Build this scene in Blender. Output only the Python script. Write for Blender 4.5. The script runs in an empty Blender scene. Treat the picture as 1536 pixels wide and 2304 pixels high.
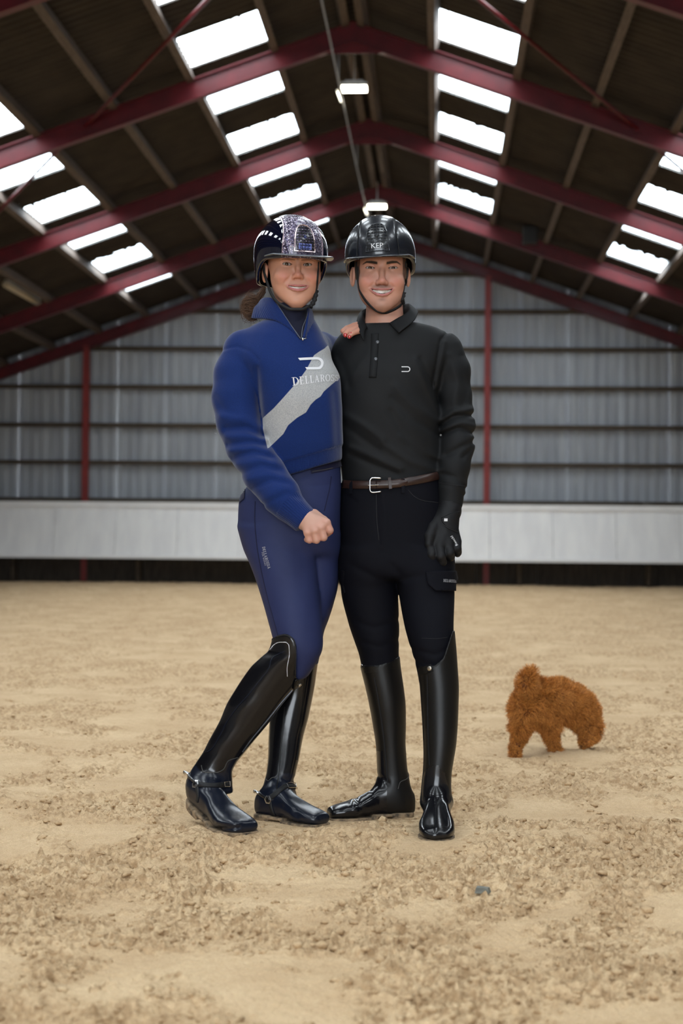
import bpy, math, random
import numpy as np
from mathutils import Matrix, Vector
from mathutils.bvhtree import BVHTree

# ------------------------------------------------------------------ camera, sky, exposure
SC = bpy.context.scene
COL = SC.collection
F = 4000.0                 # focal length in pixels of the 1536 x 2304 frame
CAM_H = 0.84               # the photographer crouches
D0 = 5.42                  # distance of the two riders
rad = math.radians

cam_data = bpy.data.cameras.new('camera')
cam = bpy.data.objects.new('camera', cam_data)
COL.objects.link(cam)
cam_data.sensor_fit = 'HORIZONTAL'
cam_data.sensor_width = 24.0
cam_data.lens = F / 1536.0 * 24.0
cam_data.clip_start = 0.05
cam_data.clip_end = 300
CAM_R = (Matrix.Rotation(rad(3.114), 3, 'Z') @ Matrix.Rotation(rad(90.947), 3, 'X') @ Matrix.Rotation(rad(0.5), 3, 'Z'))
cam.matrix_world = Matrix.Translation((0, 0, CAM_H)) @ CAM_R.to_4x4()
cam_data.dof.use_dof = True
cam_data.dof.focus_distance = 5.3
cam_data.dof.aperture_fstop = 3.8
SC.camera = cam

world = bpy.data.worlds.new('overcast_sky')
SC.world = world
world.use_nodes = True
nt = world.node_tree
nt.nodes.clear()
w_out = nt.nodes.new('ShaderNodeOutputWorld')
w_bg = nt.nodes.new('ShaderNodeBackground')
w_tc = nt.nodes.new('ShaderNodeTexCoord')
w_sep = nt.nodes.new('ShaderNodeSeparateXYZ')
w_ramp = nt.nodes.new('ShaderNodeValToRGB')
nt.links.new(w_tc.outputs['Generated'], w_sep.inputs[0])
nt.links.new(w_sep.outputs['Z'], w_ramp.inputs[0])
w_ramp.color_ramp.elements[0].position = 0.0
w_ramp.color_ramp.elements[0].color = (0.62, 0.68, 0.74, 1)
w_ramp.color_ramp.elements[1].position = 0.6
w_ramp.color_ramp.elements[1].color = (0.92, 0.97, 1.0, 1)
nt.links.new(w_ramp.outputs[0], w_bg.inputs[0])
w_bg.inputs[1].default_value = 13.0
nt.links.new(w_bg.outputs[0], w_out.inputs[0])

vs = SC.view_settings
SC.display_settings.display_device = 'sRGB'
vs.view_transform = 'Standard'
vs.look = 'None'
vs.exposure = 0.0
vs.gamma = 1.0
vs.use_curve_mapping = False
try:
    SC.cycles.max_bounces = 8
    SC.cycles.diffuse_bounces = 4
    SC.cycles.transparent_max_bounces = 12
    SC.cycles.sample_clamp_indirect = 6.0
except Exception:
    pass

# hall dimensions (metres; the hall runs along +Y)
RIDGE_X = -1.05
RIDGE_Z = 6.87             # centre line of the steel rafters at the ridge
PITCH = 0.352
HALF = 10.2
Y_BACK = 35.4
Y_FRONT = -14.0
BAY = 4.81
FRAMES = [16.16 + BAY * i for i in range(4)]
ROOF_UP = 0.29             # roof sheets above the rafter centre line
SKY_STRIPS = [(1.02, 1.94), (3.86, 4.80)]

def roof_z(xi, up=ROOF_UP):
    return RIDGE_Z + up - PITCH * abs(xi)

# daylight portals under the skylight strips and in the open gable behind the photographer
def portal(name, loc, rot, sx, sy):
    l = bpy.data.lights.new(name, 'AREA')
    l.shape = 'RECTANGLE'
    l.size, l.size_y = sx, sy
    o = bpy.data.objects.new(name, l)
    COL.objects.link(o)
    o.location = loc
    o.rotation_euler = rot
    l.cycles.is_portal = True
    return o
for sgn in (-1, 1):
    for a, b in SKY_STRIPS:
        xi = (a + b) / 2
        portal('skylight_portal', (RIDGE_X + sgn * xi, (Y_FRONT + Y_BACK) / 2, roof_z(xi) + 0.12),
               (0, sgn * math.atan(PITCH), 0), (b - a) * 1.06, Y_BACK - Y_FRONT)
GATE_W, GATE_Z0, GATE_Z1 = 10.0, 0.0, 5.0
portal('gate_portal', (RIDGE_X + 0.5, Y_FRONT, (GATE_Z0 + GATE_Z1) / 2), (rad(90), 0, 0), GATE_W, GATE_Z1 - GATE_Z0)

# ------------------------------------------------------------------ pixel <-> space helpers
R_RIGHT = np.array(CAM_R.col[0]); R_UP = np.array(CAM_R.col[1]); R_FWD = -np.array(CAM_R.col[2])
C0 = np.array([0, 0, CAM_H])

def to_world(p):
    """riders' frame (u right, v up, w away from the camera, metres) -> world"""
    p = np.asarray(p, float)
    return C0 + p[..., 0:1] * R_RIGHT + p[..., 1:2] * R_UP + (D0 + p[..., 2:3]) * R_FWD

def to_uvw(q):
    q = np.asarray(q, float) - C0
    return np.stack([q @ R_RIGHT, q @ R_UP, q @ R_FWD - D0], -1)

def uvw(px, py, w=0.0):
    k = (D0 + w) / F
    return np.array([(px - 768) * k, (1152 - py) * k, w])

def ray_dir(px, py):
    d = (px - 768) / F * R_RIGHT + (1152 - py) / F * R_UP + R_FWD
    return d

def ground(px, py, z=0.0):
    d = ray_dir(px, py)
    t = (z - CAM_H) / d[2]
    return C0 + d * t

def at_y(px, py, y):
    d = ray_dir(px, py)
    return C0 + d * (y / d[1])

# ------------------------------------------------------------------ object helpers
def link(name, me, mat=None, parent=None, smooth=True):
    o = bpy.data.objects.new(name, me)
    COL.objects.link(o)
    if mat is not None and not me.materials:
        me.materials.append(mat)
    if smooth and len(me.polygons):
        me.polygons.foreach_set('use_smooth', np.ones(len(me.polygons), bool))
    if parent is not None:
        o.parent = parent
        o.matrix_parent_inverse = parent.matrix_world.inverted()
    return o

def empty(name, loc, label=None, cat=None, group=None):
    o = bpy.data.objects.new(name, None)
    o.empty_display_size = 0.1
    COL.objects.link(o)
    o.location = [float(a) for a in loc]
    o.matrix_world = Matrix.Translation(o.location)
    tag(o, label, cat, group)
    return o

def tag(o, label=None, cat=None, group=None, kind=None):
    if label: o['label'] = label
    if cat: o['category'] = cat
    if group: o['group'] = group
    if kind: o['kind'] = kind
    return o

def np_mesh(name, V, Q):
    """mesh from a vertex array and a quad (or triangle) array"""
    V = np.ascontiguousarray(V, np.float32); Q = np.ascontiguousarray(Q, np.int32)
    me = bpy.data.meshes.new(name)
    n = Q.shape[1]
    me.vertices.add(len(V)); me.vertices.foreach_set('co', V.ravel())
    me.loops.add(Q.size); me.loops.foreach_set('vertex_index', Q.ravel())
    me.polygons.add(len(Q))
    me.polygons.foreach_set('loop_start', np.arange(0, Q.size, n, dtype=np.int32))
    me.update(calc_edges=True)
    me.validate()
    return me

def set_attr(me, name, data, typ='FLOAT'):
    a = me.attributes.new(name, typ, 'POINT')
    d = np.ascontiguousarray(data, np.float32)
    if typ == 'FLOAT': a.data.foreach_set('value', d.ravel())
    elif typ == 'FLOAT_VECTOR': a.data.foreach_set('vector', d.ravel())
    else:
        c = np.ones((len(d), 4), np.float32); c[:, :3] = d
        a.data.foreach_set('color', c.ravel())

class MB:
    """collects boxes, tubes and strips into one mesh"""
    def __init__(self): self.v = []; self.f = []
    def add(self, V, Fc):
        b = len(self.v)
        self.v += [tuple(map(float, p)) for p in V]
        self.f += [tuple(b + i for i in q) for q in Fc]
    def box(self, lo, hi, M=None):
        x0, y0, z0 = lo; x1, y1, z1 = hi
        V = [(x0,y0,z0),(x1,y0,z0),(x1,y1,z0),(x0,y1,z0),(x0,y0,z1),(x1,y0,z1),(x1,y1,z1),(x0,y1,z1)]
        if M is not None: V = [M @ Vector(p) for p in V]
        self.add(V, [(0,3,2,1),(4,5,6,7),(0,1,5,4),(1,2,6,5),(2,3,7,6),(3,0,4,7)])
    def prism(self, poly, a, b):
        """poly: list of 3D points, extruded by the vector a->b"""
        n = len(poly); d = np.asarray(b, float) - np.asarray(a, float)
        P = np.asarray(poly, float)
        self.add(list(P) + list(P + d), [tuple(range(n))[::-1], tuple(range(n, 2 * n))] + [(i, (i + 1) % n, n + (i + 1) % n, n + i) for i in range(n)])
    def tube(self, pts, r, n=8, cap=True):
        pts = [np.asarray(p, float) for p in pts]
        rs = r if hasattr(r, '__len__') else [r] * len(pts)
        rings = []
        ref = None
        for i, p in enumerate(pts):
            t = pts[min(i + 1, len(pts) - 1)] - pts[max(i - 1, 0)]
            t = t / (np.linalg.norm(t) + 1e-12)
            if ref is None:
                ref = np.cross(t, [0, 0, 1.0])
                if np.linalg.norm(ref) < 1e-3: ref = np.cross(t, [1.0, 0, 0])
            ref = ref - t * (ref @ t); ref /= np.linalg.norm(ref)
            b = np.cross(t, ref)
            rings.append([p + rs[i] * (math.cos(2 * math.pi * k / n) * ref + math.sin(2 * math.pi * k / n) * b) for k in range(n)])
        V = [q for rg in rings for q in rg]
        Fc = []
        for i in range(len(pts) - 1):
            for k in range(n):
                Fc.append((i * n + k, i * n + (k + 1) % n, (i + 1) * n + (k + 1) % n, (i + 1) * n + k))
        if cap:
            Fc.append(tuple(range(n))[::-1]); Fc.append(tuple(range((len(pts) - 1) * n, len(pts) * n)))
        self.add(V, Fc)
    def ribbon(self, pts, nrm, width, thick):
        """flat band along pts; nrm = surface normals; sits on the surface"""
        pts = np.asarray(pts, float); nrm = np.asarray(nrm, float)
        V = []
        m = len(pts)
        wd = width if hasattr(width, '__len__') else [width] * m
        for i in range(m):
            t = pts[min(i + 1, m - 1)] - pts[max(i - 1, 0)]
            t /= np.linalg.norm(t) + 1e-12
            nn = nrm[i] - t * (nrm[i] @ t); nn /= np.linalg.norm(nn) + 1e-12
            s = np.cross(t, nn) * wd[i] / 2
            V += [pts[i] - s - nn * thick * .6, pts[i] + s - nn * thick * .6, pts[i] + s * .92 + nn * thick, pts[i] - s * .92 + nn * thick]
        Fc = []
        for i in range(m - 1):
            for k in range(4):
                Fc.append((4 * i + k, 4 * i + (k + 1) % 4, 4 * i + 4 + (k + 1) % 4, 4 * i + 4 + k))
        Fc.append((3, 2, 1, 0)); e = 4 * (m - 1); Fc.append((e, e + 1, e + 2, e + 3))
        self.add(V, Fc)
    def ball(self, c, r, n=10, sc=(1, 1, 1)):
        c = np.asarray(c, float)
        V = []; Fc = []
        h = max(4, n // 2)
        for i in range(h + 1):
            th = math.pi * i / h
            for k in range(n):
                ph = 2 * math.pi * k / n
                V.append(c + r * np.array([sc[0] * math.sin(th) * math.cos(ph), sc[1] * math.sin(th) * math.sin(ph), sc[2] * math.cos(th)]))
        for i in range(h):
            for k in range(n):
                Fc.append((i * n + k, (i + 1) * n + k, (i + 1) * n + (k + 1) % n, i * n + (k + 1) % n))
        self.add(V, Fc)
    def build(self, name, mat=None, parent=None, smooth=False):
        me = bpy.data.meshes.new(name)
        me.from_pydata(self.v, [], self.f)
        me.update()
        return link(name, me, mat, parent, smooth)

# ------------------------------------------------------------------ materials
MATS = {}
def nodes(name):
    m = bpy.data.materials.new(name)
    m.use_nodes = True
    t = m.node_tree
    b = t.nodes['Principled BSDF']
    MATS[name] = m
    return m, t, b

def add_bump(t, b, scale=200, strength=.3, dist=.002, detail=3, kind='noise', vec=None, coord='Object'):
    tc = t.nodes.new('ShaderNodeTexCoord')
    if kind == 'noise':
        n = t.nodes.new('ShaderNodeTexNoise'); n.inputs['Scale'].default_value = scale; n.inputs['Detail'].default_value = detail
        out = n.outputs['Fac']
    elif kind == 'voronoi':
        n = t.nodes.new('ShaderNodeTexVoronoi'); n.inputs['Scale'].default_value = scale
        out = n.outputs['Distance']
    else:
        n = t.nodes.new('ShaderNodeTexWave'); n.inputs['Scale'].default_value = scale
        n.bands_direction = kind
        out = n.outputs['Fac']
    t.links.new(vec if vec is not None else tc.outputs[coord], n.inputs['Vector'])
    bp = t.nodes.new('ShaderNodeBump')
    bp.inputs['Strength'].default_value = strength; bp.inputs['Distance'].default_value = dist
    t.links.new(out, bp.inputs['Height'])
    old = b.inputs['Normal'].links
    if old: t.links.new(old[0].from_socket, bp.inputs['Normal'])
    t.links.new(bp.outputs[0], b.inputs['Normal'])
    return bp

def mix_noise(t, b, c0, c1, scale, detail=4, lo=.35, hi=.65, vec_scale=(1, 1, 1)):
    tc = t.nodes.new('ShaderNodeTexCoord'); mp = t.nodes.new('ShaderNodeMapping')
    mp.inputs['Scale'].default_value = vec_scale
    n = t.nodes.new('ShaderNodeTexNoise'); n.inputs['Scale'].default_value = scale; n.inputs['Detail'].default_value = detail
    r = t.nodes.new('ShaderNodeValToRGB')
    r.color_ramp.elements[0].position = lo; r.color_ramp.elements[0].color = (*c0, 1)
    r.color_ramp.elements[1].position = hi; r.color_ramp.elements[1].color = (*c1, 1)
    t.links.new(tc.outputs['Object'], mp.inputs[0]); t.links.new(mp.outputs[0], n.inputs['Vector'])
    t.links.new(n.outputs['Fac'], r.inputs[0]); t.links.new(r.outputs[0], b.inputs['Base Color'])
    return r

def mat(name, c, rough=.6, metal=0., coat=0., sheen=0., c2=None, nscale=8, bump=None, spec=None, vec_scale=(1, 1, 1), lo=.35, hi=.65):
    m, t, b = nodes(name)
    b.inputs['Base Color'].default_value = (*c, 1)
    b.inputs['Roughness'].default_value = rough
    b.inputs['Metallic'].default_value = metal
    b.inputs['Coat Weight'].default_value = coat
    b.inputs['Coat Roughness'].default_value = .06
    b.inputs['Sheen Weight'].default_value = sheen
    if spec is not None: b.inputs['Specular IOR Level'].default_value = spec
    if c2 is not None: mix_noise(t, b, c, c2, nscale, vec_scale=vec_scale, lo=lo, hi=hi)
    if bump: add_bump(t, b, **bump)
    return m

def emit(name, c, s):
    m, t, b = nodes(name)
    b.inputs['Base Color'].default_value = (*c, 1)
    b.inputs['Emission Color'].default_value = (*c, 1)
    b.inputs['Emission Strength'].default_value = s
    return m

# ------------------------------------------------------------------ noise on arrays
def _hash(ix, iy, iz, seed):
    h = (ix.astype(np.int64) * 374761393 + iy.astype(np.int64) * 668265263 + iz.astype(np.int64) * 2147483647 + seed * 1274126177) & 0xffffffff
    h = ((h ^ (h >> 13)) * 1274126177) & 0xffffffff
    h = (h ^ (h >> 16)) & 0xffff
    return (h / 65535.0).astype(np.float32)

def vnoise2(x, y, seed=0):
    ix = np.floor(x); iy = np.floor(y)
    fx = x - ix; fy = y - iy
    fx = fx * fx * fx * (fx * (fx * 6 - 15) + 10); fy = fy * fy * fy * (fy * (fy * 6 - 15) + 10)
    z = np.zeros_like(ix)
    a = _hash(ix, iy, z, seed); b = _hash(ix + 1, iy, z, seed); c = _hash(ix, iy + 1, z, seed); d = _hash(ix + 1, iy + 1, z, seed)
    return ((a + (b - a) * fx) * (1 - fy) + (c + (d - c) * fx) * fy) * 2 - 1

def vnoise3(x, y, z, seed=0):
    ix = np.floor(x); iy = np.floor(y); iz = np.floor(z)
    fx = x - ix; fy = y - iy; fz = z - iz
    fx = fx * fx * (3 - 2 * fx); fy = fy * fy * (3 - 2 * fy); fz = fz * fz * (3 - 2 * fz)
    def pl(k):
        a = _hash(ix, iy, iz + k, seed); b = _hash(ix + 1, iy, iz + k, seed); c = _hash(ix, iy + 1, iz + k, seed); d = _hash(ix + 1, iy + 1, iz + k, seed)
        return (a + (b - a) * fx) * (1 - fy) + (c + (d - c) * fx) * fy
    a = pl(0); b = pl(1)
    return (a + (b - a) * fz) * 2 - 1
# ================================================================== THE HALL
M_sheet = mat('weathered_roof_sheet', (.016, .011, .008), .85, c2=(.030, .022, .016), nscale=3, bump=dict(scale=60, strength=.25, dist=.004))
M_timber = mat('old_purlin_timber', (.065, .046, .035), .8, c2=(.11, .083, .066), nscale=10, vec_scale=(6, .4, 6), bump=dict(scale=40, strength=.3, dist=.003))
M_girt = mat('dark_girt_timber', (.040, .028, .018), .85, c2=(.075, .055, .035), nscale=8, vec_scale=(.3, 6, 6))
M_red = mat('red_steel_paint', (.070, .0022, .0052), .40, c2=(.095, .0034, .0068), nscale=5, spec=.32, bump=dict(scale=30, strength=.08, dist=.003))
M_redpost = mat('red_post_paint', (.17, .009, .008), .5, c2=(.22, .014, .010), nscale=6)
M_cladding = mat('grey_wall_cladding', (.28, .30, .335), .55, c2=(.36, .385, .415), nscale=2.2, vec_scale=(3, 1, .25), bump=dict(scale=25, strength=.05, dist=.003))
M_board = mat('white_kickboard_paint', (.82, .815, .82), .6, c2=(.90, .895, .885), nscale=3, vec_scale=(2, 1, .4), bump=dict(scale=50, strength=.1, dist=.002))
M_boardrail = mat('white_kickboard_rail', (.84, .835, .835), .55, c2=(.90, .895, .89), nscale=4)
M_dark = mat('black_plastic', (.006, .006, .006), .5)
M_sidewall = mat('side_wall_block', (.30, .29, .28), .85, c2=(.38, .37, .35), nscale=2)

# skylight sheets: thin clear corrugated plastic, grimy along one end
def skylight_mat():
    m, t, b = nodes('skylight_sheet')
    out = t.nodes['Material Output']
    tr = t.nodes.new('ShaderNodeBsdfTransparent'); tr.inputs[0].default_value = (.93, .96, .98, 1)
    b.inputs['Base Color'].default_value = (.8, .82, .82, 1); b.inputs['Roughness'].default_value = .3
    mx = t.nodes.new('ShaderNodeMixShader'); mx.inputs[0].default_value = .12
    t.links.new(tr.outputs[0], mx.inputs[1]); t.links.new(b.outputs[0], mx.inputs[2])
    dirt = t.nodes.new('ShaderNodeBsdfDiffuse'); dirt.inputs[0].default_value = (.03, .028, .022, 1)
    at = t.nodes.new('ShaderNodeAttribute'); at.attribute_name = 'edge'
    tc = t.nodes.new('ShaderNodeTexCoord')
    n = t.nodes.new('ShaderNodeTexNoise'); n.inputs['Scale'].default_value = 13; n.inputs['Detail'].default_value = 2
    t.links.new(tc.outputs['Object'], n.inputs['Vector'])
    ad = t.nodes.new('ShaderNodeMath'); ad.operation = 'MULTIPLY_ADD'; ad.inputs[1].default_value = .30
    t.links.new(n.outputs['Fac'], ad.inputs[0]); t.links.new(at.outputs['Fac'], ad.inputs[2])
    gt = t.nodes.new('ShaderNodeMath'); gt.operation = 'LESS_THAN'; gt.inputs[1].default_value = .265
    t.links.new(ad.outputs[0], gt.inputs[0])
    m2 = t.nodes.new('ShaderNodeMixShader')
    t.links.new(gt.outputs[0], m2.inputs[0]); t.links.new(mx.outputs[0], m2.inputs[1]); t.links.new(dirt.outputs[0], m2.inputs[2])
    t.links.new(m2.outputs[0], out.inputs[0])
    return m
M_sky = skylight_mat()

WAVE = 0.177
def corrugated(xa, xb, sgn, y0, y1, amp=.024, edge=False, nx=2):
    """corrugated roof sheet between slope offsets xa..xb on side sgn; the ridges run down the slope"""
    ny = max(6, int((y1 - y0) / WAVE * 8))
    ys = np.linspace(y0, y1, ny + 1)
    xs = np.linspace(xa, xb, nx + 1)
    X, Y = np.meshgrid(xs, ys, indexing='ij')
    Z = RIDGE_Z + ROOF_UP + .02 - PITCH * X + amp * np.sin(2 * np.pi * Y / WAVE)
    V = np.stack([RIDGE_X + sgn * X, Y, Z], -1).reshape(-1, 3)
    i, j = np.meshgrid(np.arange(nx), np.arange(ny), indexing='ij')
    a = (i * (ny + 1) + j).ravel()
    Q = np.stack([a, a + 1, a + ny + 2, a + ny + 1], -1)
    me = np_mesh('sheet', V, Q)
    if edge:
        set_attr(me, 'edge', np.minimum(Y - y0, (y1 - Y) * 3 + .05).ravel())
    return me

ceiling = empty('ceiling', (RIDGE_X, 12, 7.1)); tag(ceiling, kind='structure', label='pitched roof of dark corrugated sheets over the riding hall')
bounds = [0.0, SKY_STRIPS[0][0], SKY_STRIPS[0][1], SKY_STRIPS[1][0], SKY_STRIPS[1][1], HALF + .4]
def panes():
    out = []
    k = -7
    while True:
        r = FRAMES[0] + BAY * k
        for a, b in ((-1.22, .08), (1.17, 2.42)):
            if Y_FRONT + .3 < r + a and r + b < Y_BACK - .9: out.append((r + a, r + b))
        k += 1
        if r > Y_BACK: break
    return out
PANES = panes()
for sgn in (-1, 1):
    for s in range(5):
        a, b = bounds[s], bounds[s + 1]
        if s in (1, 3):
            y = Y_FRONT
            for p0, p1 in PANES:
                link('roof_sheet', corrugated(a, b, sgn, y, p0 + .03), M_sheet, ceiling)
                link('skylight_panel', corrugated(a, b, sgn, p0, p1, edge=True), M_sky, ceiling)
                y = p1 - .03
            link('roof_sheet', corrugated(a, b, sgn, y, Y_BACK + .1), M_sheet, ceiling)
        else:
            link('roof_sheet', corrugated(a, b, sgn, Y_FRONT, Y_BACK + .1), M_sheet, ceiling)
PURLINS = [.14, .98, 1.98, 2.90, 3.82, 4.84, 5.78, 6.72, 7.68, 8.64, 9.60]
for sgn in (-1, 1):
    for xi in PURLINS:
        b = MB(); z = roof_z(xi) - .015
        b.box((-.045, Y_FRONT, -.16), (.045, Y_BACK - .02, 0), Matrix.Translation((RIDGE_X + sgn * xi, 0, z)) @ Matrix.Rotation(sgn * math.atan(PITCH), 4, 'Y'))
        b.build('purlin', M_timber, ceiling)
b = MB(); b.box((RIDGE_X - .10, Y_FRONT, RIDGE_Z + ROOF_UP + .02), (RIDGE_X + .10, Y_BACK, RIDGE_Z + ROOF_UP + .06)); b.build('ridge_cap', M_sheet, ceiling)

# steel portal frames
DEP, FLW = .25, .13
def rafter_mb(sgn, y):
    b = MB()
    x1 = HALF - .15
    def bar(z0, z1, hw):
        P = [(RIDGE_X, y - hw, RIDGE_Z + z0), (RIDGE_X + sgn * x1, y - hw, RIDGE_Z + z0 - PITCH * x1), (RIDGE_X + sgn * x1, y - hw, RIDGE_Z + z1 - PITCH * x1), (RIDGE_X, y - hw, RIDGE_Z + z1)]
        b.prism(P, (0, 0, 0), (0, 2 * hw, 0))
    bar(-DEP / 2, DEP / 2, .006)
    bar(-DEP / 2, -DEP / 2 + .014, FLW / 2)
    bar(DEP / 2 - .014, DEP / 2, FLW / 2)
    return b
LABEL_FR = ['red steel roof frame nearest the camera, mostly above the picture',
            'second red steel roof frame, the long one crossing above both riders',
            'third red steel roof frame, between the two ridge lamps',
            'fourth red steel roof frame, with the small black loudspeaker on it',
            'dark red steel roof frame lying against the gable wall']
for i, y in enumerate(FRAMES + [Y_BACK - .22]):
    fr = empty('portal_frame', (RIDGE_X, y, 0), LABEL_FR[i], 'roof frame', 'red steel frames of the hall')
    for sgn in (-1, 1):
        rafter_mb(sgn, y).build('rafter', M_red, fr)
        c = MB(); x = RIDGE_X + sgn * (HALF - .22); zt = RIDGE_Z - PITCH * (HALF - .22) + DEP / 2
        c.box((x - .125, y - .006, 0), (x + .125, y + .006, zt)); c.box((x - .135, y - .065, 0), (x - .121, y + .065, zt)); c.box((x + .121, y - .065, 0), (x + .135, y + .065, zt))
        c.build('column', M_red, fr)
        # haunch at the eaves
        h = MB(); x0 = RIDGE_X + sgn * (HALF - .3); x1 = RIDGE_X + sgn * (HALF - 1.6)
        h.prism([(x0, y - .006, RIDGE_Z - PITCH * (HALF - .3) - .6), (x0, y - .006, RIDGE_Z - PITCH * (HALF - .3)), (x1, y - .006, RIDGE_Z - PITCH * (HALF - 1.6) - DEP / 2)], (0, 0, 0), (0, .012, 0))
        h.build('haunch', M_red, fr)
    p = MB(); p.prism([(RIDGE_X - .35, y - .02, RIDGE_Z - PITCH * .35 - DEP / 2), (RIDGE_X + .35, y - .02, RIDGE_Z - PITCH * .35 - DEP / 2), (RIDGE_X, y - .02, RIDGE_Z - DEP / 2 + .005)], (0, 0, 0), (0, .012, 0))
    p.build('ridge_plate', M_red, fr)

# diagonal wind braces
def brace(sgn, y0, x0, y1, x1, label):
    a = np.array([RIDGE_X + sgn * x0, y0, RIDGE_Z + .02 - PITCH * x0]); c = np.array([RIDGE_X + sgn * x1, y1, RIDGE_Z + .02 - PITCH * x1])
    t = empty('wind_brace', a, label, 'brace', 'red wind braces under the roof')
    b = MB(); b.tube([a, c], .022, 10); b.build('rod', M_red, t)
    for q in (a, c):
        e = MB(); e.box(q - np.array([.05, .02, .05]), q + np.array([.05, .02, .05])); e.build('end_plate', M_red, t)
brace(-1, FRAMES[0], .08, FRAMES[1] - .03, 3.2, 'long thin red brace rod crossing the top left skylight')
brace(1, FRAMES[0], .08, FRAMES[1] - .03, 3.35, 'long thin red brace rod crossing the top right skylight')
brace(-1, FRAMES[1] + .03, 3.3, FRAMES[2] - .03, 6.4, 'short red brace rod at the left edge, before the outer left skylights')
brace(1, FRAMES[1] + .03, 3.3, FRAMES[2] - .03, 6.4, 'red brace rod at the right edge, before the outer right skylights')

# gable wall
def wall_back_sheets():
    x0, x1 = RIDGE_X - HALF - .2, RIDGE_X + HALF + .2
    per = .2
    prof = [(0, 0), (.05, 0), (.075, .028), (.15, .028), (.175, 0)]
    sheets = []
    w = 1.0
    nsh = int(round((x1 - x0) / w))
    for s in range(nsh):
        xs = []; ds = []
        for k in range(5):
            for a, d in prof: xs.append(x0 + s * w + k * per + a); ds.append(d)
        xs.append(x0 + (s + 1) * w); ds.append(0)
        V = []; Fc = []
        for x, d in zip(xs, ds):
            zt = RIDGE_Z + ROOF_UP + .10 - PITCH * abs(x - RIDGE_X)
            V += [(x, Y_BACK - d + (s % 2) * .002, -.1), (x, Y_BACK - d + (s % 2) * .002, zt)]
        for i in range(len(xs) - 1): Fc.append((2 * i, 2 * i + 2, 2 * i + 3, 2 * i + 1))
        sheets.append((V, Fc))
    return sheets
wall_back = empty('wall_back', (RIDGE_X, Y_BACK, 0)); tag(wall_back, kind='structure', label='grey corrugated gable wall at the far end of the hall')
for V, Fc in wall_back_sheets():
    b = MB(); b.add(V, Fc); b.build('wall_sheet', M_cladding, wall_back)
x = RIDGE_X - HALF
M_gapshade = mat('gap_shade_boards', (.036, .029, .022), .9, c2=(.065, .052, .040), nscale=6, vec_scale=(4, 1, .5))  # boards added behind the kickboard gap, its shade put into their dark colour
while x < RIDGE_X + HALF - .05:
    b = MB(); b.box((x + .004, Y_BACK - .20, -.05), (min(x + .6, RIDGE_X + HALF) - .004, Y_BACK - .16, .62)); b.build('gap_shade_board', M_gapshade, wall_back); x += .6
GIRTS = [ .86, 1.63, 2.38, 3.13, 3.90, 4.67, 5.42, 6.17]
for z in GIRTS:
    hw = min(HALF, (RIDGE_Z + .05 - z) / PITCH)
    b = MB(); b.box((RIDGE_X - hw, Y_BACK - .15, z - .042), (RIDGE_X + hw, Y_BACK - .03, z + .042)); b.build('girt', M_girt, wall_back)
for k, (x, lab) in enumerate([(-6, 'thin red gable post at left between the wall girts'), (-2, 'thin red gable post hidden behind the woman in blue'), (2, 'bright red gable post right of the man in black'), (6, 'red gable post just past the right picture edge')]):
    X = RIDGE_X + x; zt = RIDGE_Z - PITCH * abs(x) - .05
    t = empty('wall_post', (X, Y_BACK - .2, 0), lab, 'post', 'red gable posts')
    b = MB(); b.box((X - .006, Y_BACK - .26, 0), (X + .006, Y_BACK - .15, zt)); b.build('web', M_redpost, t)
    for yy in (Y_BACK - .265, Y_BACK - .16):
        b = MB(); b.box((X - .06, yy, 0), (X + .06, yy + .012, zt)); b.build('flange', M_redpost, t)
# side walls and the open gable behind the camera
for sgn, nm in ((-1, 'wall_left'), (1, 'wall_right')):
    x = RIDGE_X + sgn * HALF
    b = MB(); b.box((min(x, x + sgn * .2), Y_FRONT, -.1), (max(x, x + sgn * .2), Y_BACK, roof_z(HALF) + .02)); o = b.build(nm, M_sidewall)
    tag(o, kind='structure', label='plain side wall of the hall, outside the picture')
b = MB()
x0, x1 = RIDGE_X - HALF, RIDGE_X + HALF
gx0, gx1 = RIDGE_X + .5 - GATE_W / 2, RIDGE_X + .5 + GATE_W / 2
b.box((x0, Y_FRONT - .1, -.1), (gx0, Y_FRONT, 3.5)); b.box((gx1, Y_FRONT - .1, -.1), (x1, Y_FRONT, 3.5))
b.prism([(x0, Y_FRONT, 3.5), (gx0, Y_FRONT, 3.5), (gx0, Y_FRONT, roof_z(abs(gx0 - RIDGE_X))), (x0, Y_FRONT, roof_z(HALF))], (0, 0, 0), (0, -.1, 0))
b.prism([(gx1, Y_FRONT, 3.5), (x1, Y_FRONT, 3.5), (x1, Y_FRONT, roof_z(HALF)), (gx1, Y_FRONT, roof_z(abs(gx1 - RIDGE_X)))], (0, 0, 0), (0, -.1, 0))
b.prism([(gx0, Y_FRONT, GATE_Z1), (gx1, Y_FRONT, GATE_Z1), (gx1, Y_FRONT, roof_z(abs(gx1 - RIDGE_X))), (RIDGE_X, Y_FRONT, roof_z(0)), (gx0, Y_FRONT, roof_z(abs(gx0 - RIDGE_X)))], (0, 0, 0), (0, -.1, 0))
tag(b.build('wall_front', M_sidewall), kind='structure', label='gable wall behind the camera with its wide open gate')

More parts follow.
